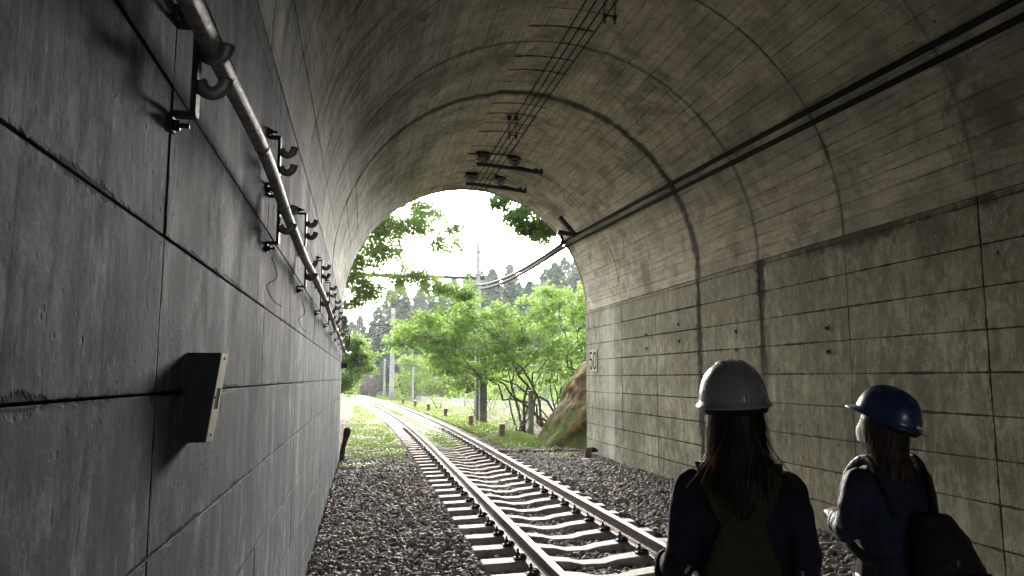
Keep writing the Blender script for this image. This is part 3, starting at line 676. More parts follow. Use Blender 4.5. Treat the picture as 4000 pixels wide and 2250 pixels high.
# iron bolt stubs left in the right wall
for k, (y, z, wd) in enumerate(((12.1, 2.33, 'upper stub of the pair nearest the number plate'), (12.1, 2.10, 'lower stub of the pair nearest the number plate'), (8.95, 2.20, 'upper stub just before the wide dark wall joint'), (8.95, 1.96, 'lower stub just before the wide dark wall joint'), (10.75, 2.42, 'upper rusted hole between the number plate and the wide joint'), (10.75, 2.16, 'lower rusted hole between the number plate and the wide joint'), (7.0, 2.12, 'upper hole on the panels behind the two people'), (7.0, 1.87, 'lower hole on the panels behind the two people'))):
    mb = MB(); mb.box((XR - .002, y, z), (.010, .05, .06), ch=.003); mb.tube([(XR, y, z), (XR - .028, y, z - .003)], .010, 6); mb.lathe([(0, 0), (.015, 0), (.015, .008), (0, .009)], (XR - .012, y, z), 6, axis=(-1, 0, 0))
    tag(mb.build('anchor_stub', M['clip']), 'rusted iron anchor, ' + wd, 'wall anchor', 'iron anchors in the right wall')

# ---------------------------------------------------------------- cables on the right haunch
def haunch(a, r=RAD - .03): return CX + r * math.cos(R(a)), SPR + r * math.sin(R(a))
for k, (da, nm) in enumerate(((1.6, 'upper of the two black cables running along the right haunch and out to the pole'), (-1.2, 'lower of the two black cables running along the right haunch and out to the pole'))):
    P = []
    for y in np.arange(-8, 15.3, .7):
        a = 26.0 + (y - 4) * .78 + da if y > 4 else 26.0 + da
        x, z = haunch(a, RAD - .035 + .012 * math.sin(y * 1.7 + k)); P.append((x, y, z))
    P += [(4.25 - .02 * k, 15.9, 4.52 - .09 * k)]
    A, Bp, C = Vector((4.25 - .02 * k, 15.9, 4.52 - .09 * k)), Vector((4.86, 32.8, 5.72 - .18 * k)), Vector((1.95, 55.8, 5.45 - .25 * k))
    for i in range(1, 13): t = i / 12; q = A.lerp(Bp, t); q.z -= 4 * .22 * t * (1 - t); P.append(q)
    for i in range(1, 13): t = i / 12; q = Bp.lerp(C, t); q.z -= 4 * .7 * t * (1 - t); P.append(q)
    Dp = Vector((-7, 88, 5.2 - .2 * k))
    for i in range(1, 9): t = i / 8; q = C.lerp(Dp, t); q.z -= 4 * .7 * t * (1 - t); P.append(q)
    mb = MB(); mb.tube(P, [.030 if p[1] < 15.6 else .048 for p in P], 7); tag(mb.build('feeder_cable', M['cable']), nm, 'cable', 'feeder cables')
mb = MB()
q1 = Vector((3.84, 14.3, 4.84)); q2 = Vector((4.15, 14.3, 4.48)); q3 = Vector((3.80, 14.3, 4.53))
def bar(mb, p, q, w, d):
    p, q = Vector(p), Vector(q); v = q - p; rot = v.to_track_quat('Z', 'Y').to_matrix(); mb.box((p + q) / 2, (w, d, v.length), rot=rot, ch=.003)
bar(mb, q1, q2 + Vector((.03, 0, -.03)), .10, .08); bar(mb, q3, q2 + Vector((0, .002, 0)), .09, .075); bar(mb, q2, (4.42, 14.3, 4.60), .05, .05); bar(mb, (3.86, 14.3, 4.52), (3.90, 14.3, 4.36), .05, .05)
mb.lathe([(0, 0), (.05, 0), (.065, .03), (.04, .055), (.06, .08), (.0, .10)], (3.90, 14.3, 4.27), 10)
tag(mb.build('cable_bracket', M['steel_dark']), 'angular steel bracket at the right shoulder of the portal arch holding the cables', 'bracket')

# ---------------------------------------------------------------- overhead wires along the crown
wx = [2.22, 2.30, 2.42, 2.50]
for k, x in enumerate(wx):
    P = []
    for y in np.arange(-9, 15.0, .8): P.append((x - .012 * (y - 7), y, SPR + RAD - .11 - (.03 if k % 2 else 0) + .012 * math.sin(y * 1.1 + k)))
    P += [(x - .11, 16, SPR + RAD - .16), (x - .6, 24, 5.5), (x - 1.6, 33, 5.45)]
    mb = MB(); mb.tube(P, .0085, 5)
    tag(mb.build('overhead_wire', M['cable']), ('leftmost overhead wire below the tunnel crown', 'second overhead wire from the left below the crown', 'third overhead wire from the left below the crown', 'rightmost overhead wire below the tunnel crown')[k], 'overhead wire', 'overhead wires')
def hanger_pair(y, x0, label):
    root = tag(empty('wire_dropper', (x0, y, SPR + RAD)), label, 'wire dropper')
    zt = SPR + math.sqrt(max(0, RAD ** 2 - (x0 - CX) ** 2)) - .01
    for sx in (-.055, .055):
        mb = MB(); mb.lathe([(0, 0), (.03, 0), (.038, -.03), (.03, -.06), (0, -.065)][::-1], (x0 + sx, y, zt), 10); wc(mb.build('insulator', M['steel_dark'], root), root)
        mb = MB()
        for s2 in (-.014, .014): mb.tube([(x0 + sx + s2, y, zt - .05), (x0 + sx + s2 * .6, y, zt - .30)], .004, 4)
        wc(mb.build('rod', M['cable'], root), root)
        mb = MB(); mb.box((x0 + sx, y, zt - .32), (.03, .05, .05), ch=.005); mb.tube([(x0 + sx, y, zt - .33), (x0 + sx, y, zt - .39)], .009, 6); wc(mb.build('clamp', M['steel_dark'], root), root)
    mb = MB(); mb.tube([(x0 - .05, y, zt - .315), (x0, y, zt - .30), (x0 + .05, y, zt - .315)], .010, 6); wc(mb.build('link_bar', M['steel_dark'], root), root)
hanger_pair(10.9, 2.19, 'twin wire dropper with two round insulators at mid-crown')
hanger_pair(6.95, 2.42, 'twin wire dropper cut by the top edge of the picture')
def insulator(mb, c, r=.085):
    mb.lathe([(0, .0), (r * .55, 0), (r * .6, -.02), (r, -.035), (r * 1.02, -.05), (r * .55, -.06), (r * .5, -.08), (r * .85, -.095), (r * .88, -.11), (r * .45, -.125), (r * .4, -.17), (0, -.17)][::-1], c, 14)
def support(y, label):
    root = tag(empty('wire_support', (2.5, y, 5.5)), label, 'wire support', 'insulated wire supports by the portal')
    def zc(x): return SPR + math.sqrt(RAD ** 2 - (x - CX) ** 2)
    for x in (2.03, 2.62):
        mb = MB(); mb.box((x, y, zc(x) - .012), (.24, .16, .024), ch=.004)
        for s in (-1, 1): mb.tube([(x + s * .09, y, zc(x)), (x + s * .09, y, zc(x) - .05)], .012, 6)
        wc(mb.build('base_plate', M['steel_dark'], root), root)
        mb = MB(); insulator(mb, (x, y, zc(x) - .024), .15 if x < 2.3 else .13); wc(mb.build('insulator', M['ceramic'], root), root)
    mb = MB(); mb.tube(smoothpath([(1.93, y, zc(2.03) - .21), (2.1, y, zc(2.03) - .215), (2.45, y, zc(2.03) - .245), (2.85, y, zc(2.9) - .18), (3.15, y, zc(3.15) - .13)], 6), .036, 8); wc(mb.build('arm', M['steel_dark'], root), root)
    mb = MB(); mb.tube(smoothpath([(2.62, y, zc(2.62) - .19), (2.72, y + .02, zc(2.62) - .19), (2.9, y + .02, zc(2.9) - .16), (3.05, y, zc(3.05) - .15)], 6), .022, 8); wc(mb.build('stay', M['steel_dark'], root), root)
    for xx, dz, d in ((3.02, .15, (.07, .07, .09)), (3.13, .11, (.05, .05, .10)), (2.05, .21, (.09, .06, .07)), (2.35, .24, (.05, .05, .08))):
        mb = MB(); mb.box((xx, y, zc(xx) - dz), d, ch=.006); wc(mb.build('clamp', M['steel_dark'], root), root)
support(12.9, 'nearer ceiling wire support with two insulators and a bent arm')
support(14.3, 'farther ceiling wire support with two insulators, just inside the portal arch')

# ---------------------------------------------------------------- small things on the floor
mb = MB(); mb.tube(smoothpath([(-.36, 14.9, -.15), (-.35, 15.0, .18), (-.30, 15.05, .42), (-.27, 15.05, .56), (-.31, 15.05, .63)], 5), [.045, .05, .055, .05, .05, .05, .05, .048, .045, .05, .055, .06, .065, .07, .075, .075, .075, .07, .06, .05, .02][:21], 8)
tag(mb.build('bent_stump', simple('dark_wet_wood', (.03, .024, .02), .7, 0, .4, 15, .8, .01)), 'dark crooked stump leaning at the foot of the left wall by the portal', 'stump')
mb = MB(); mb.box((4.43, 14.45, .09), (.13, .07, .26), rot=Matrix.Rotation(R(6), 3, 'Y'), ch=.006); tag(mb.build('short_post', M['timber']), 'short square wooden post standing on a pale slab by the right wall', 'post')
mb = MB(); mb.box((4.36, 14.25, .0), (.30, .17, .05), rot=Matrix.Rotation(R(8), 3, 'Z'), ch=.01); tag(mb.build('stone_slab', M['plain']), 'pale flat slab lying in front of the short post by the right wall', 'slab')
mb = MB(); V, F = stones(np.array([[4.62, 14.75, .14]]), np.array([.13]), (IV, IF)); tag(mesh_np('black_rock', V, F, M['blackpaint']), 'black lump of rock beside the short post at the right wall', 'rock')
tim = [((2.95, 16.15, .0), 1.0, 4, 'left piece of the broken reddish timber line across the right of the portal'), ((3.75, 16.0, .0), .8, -3, 'middle piece of the broken reddish timber line across the right of the portal'), ((4.5, 15.85, .01), .85, 2, 'right piece of the broken reddish timber line touching the right wall')]
for c, L, an, lab in tim:
    bm = bmesh.new(); bmesh.ops.create_cube(bm, size=1); bmesh.ops.subdivide_edges(bm, edges=bm.edges[:], cuts=3, use_grid_fill=True)
    for v in bm.verts:
        v.co = Vector((v.co.x * L, v.co.y * .12, v.co.z * .09)); v.co += Vector(mnoise.noise_vector(v.co * 9 + Vector(c))) * .018
    me = bpy.data.meshes.new('timber'); bm.to_mesh(me); bm.free(); me.materials.append(M['timber']); o = link(bpy.data.objects.new('timber', me)); o.location = c; o.rotation_euler = (0, R(2), R(an)); tag(o, lab, 'timber', 'broken timber line at the portal')
for k, (x, y) in enumerate(((3.77, 20.3), (3.62, 25.2), (3.39, 31.0), (3.15, 36.3), (2.85, 41.4), (2.45, 46.2))):
    z = float(gz(x, y)); mb = MB(); hh = .36; mb.box((0, 0, hh / 2 - .05), (.15, .15, hh + .1), rot=Matrix.Rotation(R(random.uniform(-4, 4)), 3, 'Y'), ch=.012)
    root = tag(empty('boundary_stake', (x, y, z)), ('short dark stake beside the track, nearest to the portal', 'second short dark stake beside the track counted from the portal', 'third short dark stake beside the track counted from the portal', 'fourth short dark stake beside the track counted from the portal', 'fifth short dark stake beside the track counted from the portal', 'farthest short dark stake beside the track')[k], 'stake', 'short stakes beside the track')
    mb.build('post', M['timber'], root); c2 = MB(); c2.box((0, 0, hh + .005), (.155, .155, .02), ch=.004); c2.build('cap', M['plain'], root)

# ---------------------------------------------------------------- poles
def pole_round(name, x, y, top, r0, r1, label, arms=(), mat='pole'):
    z = float(gz(x, y)) - .1; root = tag(empty(name, (x, y, z)), label, 'utility pole')
    mb = MB(); n = 8; mb.tube([(0, 0, (top - z) * i / n) for i in range(n + 1)], [r0 + (r1 - r0) * i / n for i in range(n + 1)], 14); mb.build('shaft', M[mat], root)
    for hz in (.93, .80, .62):
        mb = MB(); mb.lathe([(r0 * 1.08, 0), (r0 * 1.08, .07)], (0, 0, (top - z) * hz), 14); mb.build('band', M['plain'], root)
    for (hz, x0, x1, th) in arms:
        mb = MB(); mb.box(((x0 + x1) / 2, 0.0, hz - z), (abs(x1 - x0), th, th)); mb.build('crossarm', M['steel_dark'], root)
    return root, z
rt, z = pole_round('catenary_pole', 5.02, 33.0, 7.8, .15, .11, 'tall round concrete pole carrying the long beam across the track', [(6.08, -5.35, .30, .16)])
mb = MB(); mb.tube([(0, 0, 6.9 - z), (-1.6, 0, 6.12 - z)], .018, 6); mb.build('stay_rod', M['steel_dark'], rt)
for xx in (-.25, -3.3): mb = MB(); insulator(mb, (xx, 0, 5.98 - z), .07); mb.build('insulator', M['ceramic'], rt)
rt, z = pole_round('catenary_pole', 2.12, 56.0, 6.75, .19, .14, 'pale round concrete pole right of the curving rails with a short arm', [(5.46, -1.75, .2, .09), (5.30, -1.75, .2, .04)])
mb = MB(); insulator(mb, (-.25, 0, 5.3 - z), .08); insulator(mb, (-1.2, 0, 5.3 - z), .08); mb.tube([(-1.2, 0, 5.3 - z), (-1.2, 0, 4.6 - z), (-1.6, 0, 4.45 - z)], .03, 6); mb.tube([(0, 0, 6.2 - z), (-1.6, 0, 5.5 - z)], .02, 6); mb.build('bracket_arm', M['ceramic'], rt)
rt, z = pole_round('catenary_pole', 1.93, 68.5, 3.3, .12, .10, 'thin pale pole just left of the tall pale pole by the curve', [(2.9, -1.2, .2, .07), (2.2, -.2, 1.2, .06)])
pole_round('thin_post', 3.35, 51.0, 2.3, .07, .06, 'thin grey post among the bright shrubs right of the tall pale pole')
pole_round('thin_post', 6.3, 46.5, 2.2, .09, .08, 'thin pale post at the roadside behind the mossy square post')
pole_round('brown_post', 4.35, 28.4, 2.9, .09, .08, 'round brown post standing close behind the mossy square post', mat='pole_moss')
def square_post(x, y, w, h, lab):
    z = float(gz(x, y)) - .15; root = tag(empty('concrete_post', (x, y, z)), lab, 'post'); mb = MB(); mb.box((0, 0, (h - z) / 2), (w, w, h - z), ch=.02); mb.build('shaft', M['pole_moss'], root)
    mb = MB(); mb.box((0, -w / 2 - .01, (h - z) * .55), (w * .3, .02, .05)); mb.box((0, -w / 2 - .01, (h - z) * .75), (w * .3, .02, .05)); mb.build('bolt', M['clip'], root)
square_post(4.36, 27.3, .27, 2.6, 'thick mossy square concrete post under the left edge of the maple crown')
square_post(5.86, 25.9, .17, 1.15, 'left of the two lower square concrete fence posts under the maple')
square_post(7.35, 26.8, .16, 1.15, 'right of the two lower square concrete fence posts, beside the rock slope')
for k, (z0, x1, y1, z1, x2, y2, z2) in enumerate(((0, 2.1, 56, 3.3, 14, 52, 3.2), (0, 2.1, 56, 2.7, 14, 52, 2.5), (0, 1.95, 68.5, 2.6, 12, 66, 3.0), (0, 1.95, 68.5, 1.9, -9, 74, 1.6), (0, 2.1, 56, 4.3, 12, 60, 5.2))):
    mb = MB(); a, b = Vector((x1, y1, z1)), Vector((x2, y2, z2)); P = []
    for i in range(11): t = i / 10; q = a.lerp(b, t); q.z -= 4 * .18 * t * (1 - t); P.append(q)
    mb.tube(P, .014, 4); tag(mb.build('service_wire', simple('pale_wire', (.25, .26, .26), .5) if k == 0 else bpy.data.materials['pale_wire']), ('upper thin wire running right from the tall pale pole', 'lower thin wire running right from the tall pale pole', 'thin wire running right from the thin pale pole', 'thin wire running left from the thin pale pole', 'highest thin wire running right from the tall pale pole')[k], 'wire', 'thin wires between the far poles')

# road and its kerb beyond the stakes
def strip(name, pts, w, z, mat, kind=None, parent=None):
    V = []; n = len(pts)
    for i, (x, y) in enumerate(pts):
        a, b = pts[max(i - 1, 0)], pts[min(i + 1, n - 1)]; d = Vector((b[0] - a[0], b[1] - a[1])).normalized(); nrm = Vector((-d.y, d.x))
        for s in (-1, 1): V.append((x + nrm.x * w / 2 * s, y + nrm.y * w / 2 * s, z + .0))
    return V, [(2 * i, 2 * i + 2, 2 * i + 3, 2 * i + 1) for i in range(n - 1)]
V, F = strip('road', [(3.4, 62), (4.6, 52), (7.5, 46), (13, 42), (24, 39), (60, 34)], 4.2, -.18, None)
o = mesh_np('road', V, F, simple('pale_road', (.20, .19, .175), .95, 0, .15, 2, spec=.04)); tag(o, kind='structure')
V, F = strip('k', [(3.9, 64.5), (6.9, 55), (9.0, 49.6), (14, 45.2), (24, 42.4)], .16, 0, None); V = [(x, y, .05) for x, y, z in V]; nV = len(V); V += [(x, y, -.6) for x, y, z in V]
F = F + [(2 * i, nV + 2 * i, nV + 2 * i + 2, 2 * i + 2) for i in range(nV // 2 - 1)] + [(2 * i + 1, 2 * i + 3, nV + 2 * i + 3, nV + 2 * i + 1) for i in range(nV // 2 - 1)]
tag(mesh_np('road_kerb', V, F, M['plain']), 'low pale concrete kerb along the far edge of the road', 'kerb')

# ---------------------------------------------------------------- foliage
def leaf_mat(name, lo, hi, trans, tf=.4):
    t = NT(name); g = t.n('ShaderNodeNewGeometry'); p = t.pos()
    f = t.m_('ADD', t.m_('MULTIPLY', g.outputs['Random Per Island'], .6), t.m_('MULTIPLY', t.noise(p, .9, 3), .4))
    c = t.mix(t.ramp(f, .2, .8), lo, hi)
    b = t.n('ShaderNodeBsdfPrincipled'); t.put(b.inputs['Base Color'], c); b.inputs['Roughness'].default_value = .55; b.inputs['Specular IOR Level'].default_value = .35
    tr = t.n('ShaderNodeBsdfTranslucent'); t.put(tr.inputs['Color'], t.mix(f, tuple(v * .8 for v in trans), trans))
    mx = t.n('ShaderNodeMixShader'); mx.inputs[0].default_value = tf; t.t.links.new(b.outputs[0], mx.inputs[1]); t.t.links.new(tr.outputs[0], mx.inputs[2]); t.t.links.new(mx.outputs[0], t.out.inputs['Surface']); return t.m
M['leaf'] = leaf_mat('maple_leaf', (.030, .075, .016), (.10, .165, .035), (.21, .35, .065), .48)
M['leaf_bright'] = leaf_mat('young_leaf', (.06, .12, .018), (.12, .18, .03), (.24, .36, .05), .5)
M['leaf_dark'] = leaf_mat('dark_green_leaf', (.03, .07, .014), (.06, .11, .024), (.13, .24, .05), .45)  # deeper green leaf tone
M['cedar'] = leaf_mat('cedar_foliage', (.028, .065, .034), (.075, .13, .06), (.09, .17, .07), .25)
M['grass'] = leaf_mat('grass_blade', (.06, .10, .02), (.12, .155, .035), (.16, .24, .04), .45)
def leaves(C, size, flat=.5, aspect=.62, bend=.25):
    """C (n,3) centres, size (n,), -> folded diamond leaves, 2 tris each"""
    n = len(C); nrm = RNG.normal(size=(n, 3)) * (1 - flat); nrm[:, 2] += flat * 1.6; nrm /= np.linalg.norm(nrm, axis=1, keepdims=True)
    t = RNG.normal(size=(n, 3)); a = np.cross(nrm, t); a /= np.linalg.norm(a, axis=1, keepdims=True) + 1e-9; b = np.cross(nrm, a)
    s = size[:, None]; 
    P0 = C - a * s * .5; P2 = C + a * s * .5; P1 = C + b * s * .5 * aspect - nrm * s * bend * .3; P3 = C - b * s * .5 * aspect - nrm * s * bend * .3
    V = np.stack([P0, P1, P2, P3], 1).reshape(-1, 3); i = np.arange(n)[:, None] * 4
    F = np.concatenate([i + np.array([[0, 1, 2]]), i + np.array([[0, 2, 3]])], 1).reshape(-1, 3); return V, F
def pads_to_leaves(pads, dens, size, thick=.10, flat=.55):
    C = []; S = []
    for (x, y, z, r) in pads:
        n = max(8, int(dens * r * r)); rr = r * np.sqrt(RNG.random(n)); th = RNG.uniform(0, 2 * math.pi, n)
        lob = 1 + .35 * np.sin(th * 3 + RNG.uniform(0, 6)) + .2 * np.sin(th * 5 + RNG.uniform(0, 6)); rr = rr * lob
        X = x + rr * np.cos(th); Y = y + rr * np.sin(th); Z = z + RNG.normal(0, thick * r * .8, n) - .22 * (rr / r) ** 2 * r
        C.append(np.stack([X, Y, Z], -1)); S.append(RNG.uniform(.7, 1.3, n) * size)
    return np.concatenate(C), np.concatenate(S)
def tree_obj(name, root_loc, label, cat, trunk_mb, C, S, mat, group=None, flat=.5, aspect=.62):
    root = tag(empty(name, root_loc), label, cat, group); off = np.array(root_loc)
    if trunk_mb and trunk_mb.v:
        trunk_mb.v = [tuple(np.array(v) - off) for v in trunk_mb.v]; trunk_mb.build('trunk', M['bark'], root)
    V, F = leaves(C - off, S, flat, aspect); mesh_np('crown', V, F, mat, root); return root
def limb(mb, p, q, r0, r1, sag=0.0, wob=.12, seg=6, n=7):
    p, q = Vector(p), Vector(q); P = []; L = (q - p).length
    for i in range(n + 1):
        t = i / n; v = p.lerp(q, t); v.z += sag * 4 * t * (1 - t); v += Vector(mnoise.noise_vector(v * 1.3)) * wob * L * .12 * math.sin(math.pi * t); P.append(v)
    mb.tube(P, [r0 + (r1 - r0) * i / n for i in range(n + 1)], seg); return P
# big maple right of the track
def maple():
    base = [Vector((6.9, 27.2, -.45)), Vector((7.2, 26.6, -.4)), Vector((5.75, 26.4, -.4)), Vector((8.2, 27.0, -.3))]
    mb = MB(); ends = [(3.0, 24.6, 2.2, 0), (2.1, 25.0, 3.0, 0), (4.0, 25.4, 1.75, 1), (3.9, 26.2, 3.6, 0), (5.3, 25.0, 4.3, 2), (6.6, 26.0, 4.9, 3), (8.4, 25.6, 4.8, 3), (9.5, 26.4, 3.9, 3), (5.0, 27.8, 3.0, 2), (7.2, 24.6, 3.2, 1), (6.2, 24.4, 2.4, 2), (8.2, 24.8, 2.6, 3), (4.6, 24.2, 2.7, 1)]
    limbs = []
    for e in ends: limbs.append(limb(mb, base[e[3]] + Vector((random.uniform(-.15, .15), random.uniform(-.15, .15), 0)), e[:3], .055, .014, .35, 1.2, 6, 10))
    for b in base:
        for _ in range(3): limb(mb, b + Vector((random.uniform(-.4, .4), random.uniform(-.3, .3), 0)), b + Vector((random.uniform(-.9, .9), random.uniform(-.4, .4), random.uniform(2.0, 3.2))), .04, .012, 0, .8, 5, 7)
    tx = [1.2, 2.5, 3.8, 5.2, 7.3, 11.5]; tz = [3.3, 3.75, 4.2, 4.55, 4.9, 5.1]; bx = [1.2, 2.0, 2.7, 3.5, 4.5, 6.0, 7.5, 9, 11.5]; bz = [3.05, 2.35, 1.65, 1.15, 1.45, 1.60, 1.35, 1.1, .8]
    pads = []
    while len(pads) < 620:
        x = 1.15 + 10 * random.random() ** .9; y = random.uniform(23.2, 28.6); zt, zb = np.interp(x, tx, tz), np.interp(x, bx, bz)
        z = zb + (zt - zb) * (random.random() ** .8) if zt > zb else zt
        z -= max(0, (y - 26)) * .1
        z += .18 * math.sin(x * 2.3 + y * 1.7)
        if abs(x - (4.25 + (y - 15.9) * .036)) < .75 and z > 4.05: continue
        pads.append((x - (.25 if random.random() < .25 else 0) * random.random() * 2, y, z, random.choice((random.uniform(.12, .28), random.uniform(.25, .52)))))
    for (x, y, z, r) in random.sample(pads, 190):
        best = min((p for L in limbs for p in L[3:]), key=lambda p: (p - Vector((x, y, z))).length + max(0, p.z - z) * .5)
        limb(mb, best, (x, y, z - .05), .016, .004, -.03, .9, 4, 4)
    C, S = pads_to_leaves(pads, 760, .12, .34)
    tree_obj('maple_tree', (6.8, 26.8, -.4), 'broad many-stemmed maple with bright green layered leaves right of the track', 'tree', mb, C, S, M['leaf'], flat=.35)
maple()
# tree whose branches hang over from the left
def left_tree():
    mb = MB(); b = Vector((-5.2, 24.0, 0)); limb(mb, b, (-4.8, 24, 6.5), .22, .12, 0, .3, 8, 8); L = []
    for e in ((3.0, 24.0, 6.1), (1.6, 23.5, 7.3), (3.4, 25.0, 4.75), (1.8, 23.2, 4.6), (.6, 24.6, 5.4), (.2, 23.4, 4.4)): L.append(limb(mb, (-4.8, 24, random.uniform(3.6, 6.2)), e, .06, .012, .2, .9, 5, 10))
    MUL = 5
    reg = [((2.0, 24, 7.1), (.9, 1, .30), 22), ((2.9, 24.4, 6.6), (.5, 1, .22), 10), ((1.3, 24, 6.5), (1.0, 1.2, .35), 34), ((.3, 24, 6.4), (.8, 1.2, .4), 30), ((.4, 24, 5.7), (.9, 1.2, .5), 36), ((-.4, 24, 5.0), (.7, 1.2, .6), 26), ((2.6, 24, 5.9), (.75, .8, .28), 15), ((1.5, 24, 4.9), (1.0, 1, .35), 26), ((2.5, 24.6, 4.6), (.8, .8, .22), 15), ((3.3, 24.8, 4.35), (.45, .6, .16), 9), ((.1, 24, 4.3), (.7, 1, .4), 20), ((-1.6, 24, 5.6), (1.3, 1.4, 1.0), 40), ((-.5, 24, 3.9), (.4, .6, .2), 6)]
    pads = [(c[0] + random.gauss(0, s[0] * .5), c[1] + random.gauss(0, s[1] * .5), c[2] + random.gauss(0, s[2] * .5), random.uniform(.10, .26)) for c, s, n in reg for _ in range(n * MUL)]
    for (x, y, z, r) in random.sample(pads, 120):
        best = min((p for l in L for p in l[3:]), key=lambda p: (p - Vector((x, y, z))).length); limb(mb, best, (x, y, z), .010, .003, 0, .9, 4, 4)
    C, S = pads_to_leaves(pads, 1300, .075, .6); tree_obj('overhanging_tree', tuple(b), 'leafy tree reaching its sprays over the track from the left', 'tree', mb, C, S, M['leaf'], flat=.5)
left_tree()
def right_high():
    mb = MB(); b = Vector((9.5, 20.5, 0)); limb(mb, b, (8.5, 20, 7.5), .2, .1, 0, .3, 8, 8); limb(mb, (8.7, 20, 6.6), (4.0, 19, 6.2), .05, .01, .3, .8, 5, 9); limb(mb, (8.7, 20, 6.0), (4.6, 19, 5.4), .04, .01, .2, .8, 5, 9)
    reg = [((3.55, 19, 6.35), (.25, .5, .28), 8), ((4.0, 19, 6.0), (.4, .5, .3), 14), ((4.3, 19, 5.55), (.35, .5, .25), 10), ((4.75, 19, 5.6), (.4, .5, .35), 14), ((5.8, 19.5, 6.3), (.9, .6, .7), 30)]
    pads = [(c[0] + random.gauss(0, s[0] * .5), c[1] + random.gauss(0, s[1] * .5), c[2] + random.gauss(0, s[2] * .5), random.uniform(.14, .28)) for c, s, n in reg for _ in range(n * 2)]
    C, S = pads_to_leaves(pads, 2600, .08, .35); tree_obj('overhanging_tree', tuple(b), 'darker leafy branch hanging down at the upper right of the portal', 'tree', mb, C, S, M['leaf_dark'], flat=.4)
right_high()
def low_left():
    mb = MB(); b = Vector((-3.2, 30.5, 0)); limb(mb, b, (-2.6, 30.3, 2.6), .10, .05, 0, .5, 7, 6)
    for e in ((.4, 30, 2.5), (-.3, 29.6, 3.1), (.1, 30, 1.7), (-.8, 29.5, 1.2)): limb(mb, (-2.8, 30.4, 1.6), e, .035, .008, .15, .8, 5, 7)
    reg = [((-.5, 30, 2.9), (.45, .6, .3), 26), ((.0, 30, 2.5), (.4, .5, .22), 20), ((-.6, 30, 2.0), (.6, .6, .45), 34), ((-.75, 29.6, 1.35), (.35, .5, .3), 18), ((-2.2, 30.2, 2.5), (1.0, .8, .8), 40), ((.1, 30, 1.95), (.35, .4, .2), 9)]
    pads = [(c[0] + random.gauss(0, s[0] * .5), c[1] + random.gauss(0, s[1] * .5), c[2] + random.gauss(0, s[2] * .5), random.uniform(.15, .34)) for c, s, n in reg for _ in range(n)]
    C, S = pads_to_leaves(pads, 1500, .10, .35); tree_obj('small_maple', tuple(b), 'small leafy maple beside the rails at the left edge of the portal view', 'tree', mb, C, S, M['leaf'], flat=.45)
low_left()
# bushes and light shrubs
def bush(x, y, w, h, mat, label, cat='shrub', group='green shrubs beyond the portal', dens=420, size=.09, name='shrub', stems=5, gap=.0):
    z = float(gz(x, y)) - .05; mb = MB()
    for _ in range(stems): limb(mb, (x + random.uniform(-.15, .15) * w, y, z), (x + random.uniform(-.45, .45) * w, y + random.uniform(-.2, .2) * w, z + h * random.uniform(.6, .95)), .018 * h ** .5, .006, 0, 1.0, 4, 5)
    pads = []
    for _ in range(int(12 + 9 * w * h)):
        a = random.uniform(0, 2 * math.pi); r = math.sqrt(random.random()); zz = gap + (1 - gap) * random.random() ** .8
        k = math.sqrt(max(.05, 1 - (zz * 1.02 - .35) ** 2 * 1.6)); pads.append((x + math.cos(a) * r * w / 2 * k, y + math.sin(a) * r * w / 2.4 * k, z + zz * h, random.uniform(.14, .26) * (w * h) ** .3))
    C, S = pads_to_leaves(pads, dens / max(1, (w * h) ** .4), size, .35); return tree_obj(name, (x, y, z), label, cat, mb, C, S, mat, group, flat=.35)
bl = [(4.0, 63, 3.4, 3.6, 'leaf_bright', 'pale green bushy tree just right of the tall pale pole'), (6.6, 66, 4.2, 4.2, 'leaf_bright', 'pale green bushy tree beyond the road, middle of the row'), (9.6, 64, 3.8, 3.6, 'leaf_bright', 'pale green bushy tree beyond the road, right of the row'), (13, 63, 4.5, 4.5, 'leaf', 'green bushy tree beyond the road behind the maple'), (17, 60, 5, 5.5, 'leaf', 'tall green bushy tree at the far right behind the maple'), (-1.5, 84, 3.2, 2.0, 'leaf_bright', 'low pale bush where the rails vanish')]
for x, y, w, h, m, lab in bl: bush(x, y, w, h, M[m], lab, 'tree', 'light green trees beyond the road', 560, .15, 'bushy_tree', 7, .0)
bl = [(5.2, 33.5, 1.3, 1.2, 'leaf_bright', 'low bright shrub left of the mossy square post'), (3.9, 39, 1.2, .8, 'leaf_bright', 'low bright shrub beside the fourth stake'), (6.6, 30.5, 1.6, 1.3, 'leaf', 'green shrub behind the left fence post'), (8.6, 30, 1.8, 1.8, 'leaf', 'green shrub behind the right fence post'), (5.2, 26.3, .7, .5, 'leaf_dark', 'small dark shrub at the foot of the mossy square post'), (7.6, 34, 2.0, 1.9, 'leaf_bright', 'bright shrub seen through the maple stems'), (10.5, 36, 3.0, 3.0, 'leaf', 'large green shrub behind the maple trunks'), (7.0, 41, 1.8, 1.6, 'leaf_bright', 'bright shrub at the roadside, nearer side'), (4.85, 24.4, .6, .3, 'leaf_bright', 'small leafy weed clump right of the second stake'), (9.4, 33, 2.2, 1.6, 'leaf', 'green shrub at the right, behind the shrub by the fence posts'), (6.0, 37, 1.8, 1.3, 'leaf', 'darker shrub just behind the bright one left of the mossy post'), (12, 40, 3.2, 3.2, 'leaf', 'large green shrub at the far right beyond the maple'), (8.8, 44, 2.6, 1.7, 'leaf_bright', 'pale roadside shrub behind the maple stems'), (6.9, 24.0, .9, .45, 'leaf_dark', 'low dark leafy clump at the foot of the rock slope')]
for x, y, w, h, m, lab in bl: bush(x, y, w, h, M[m], lab, dens=520, size=.065)
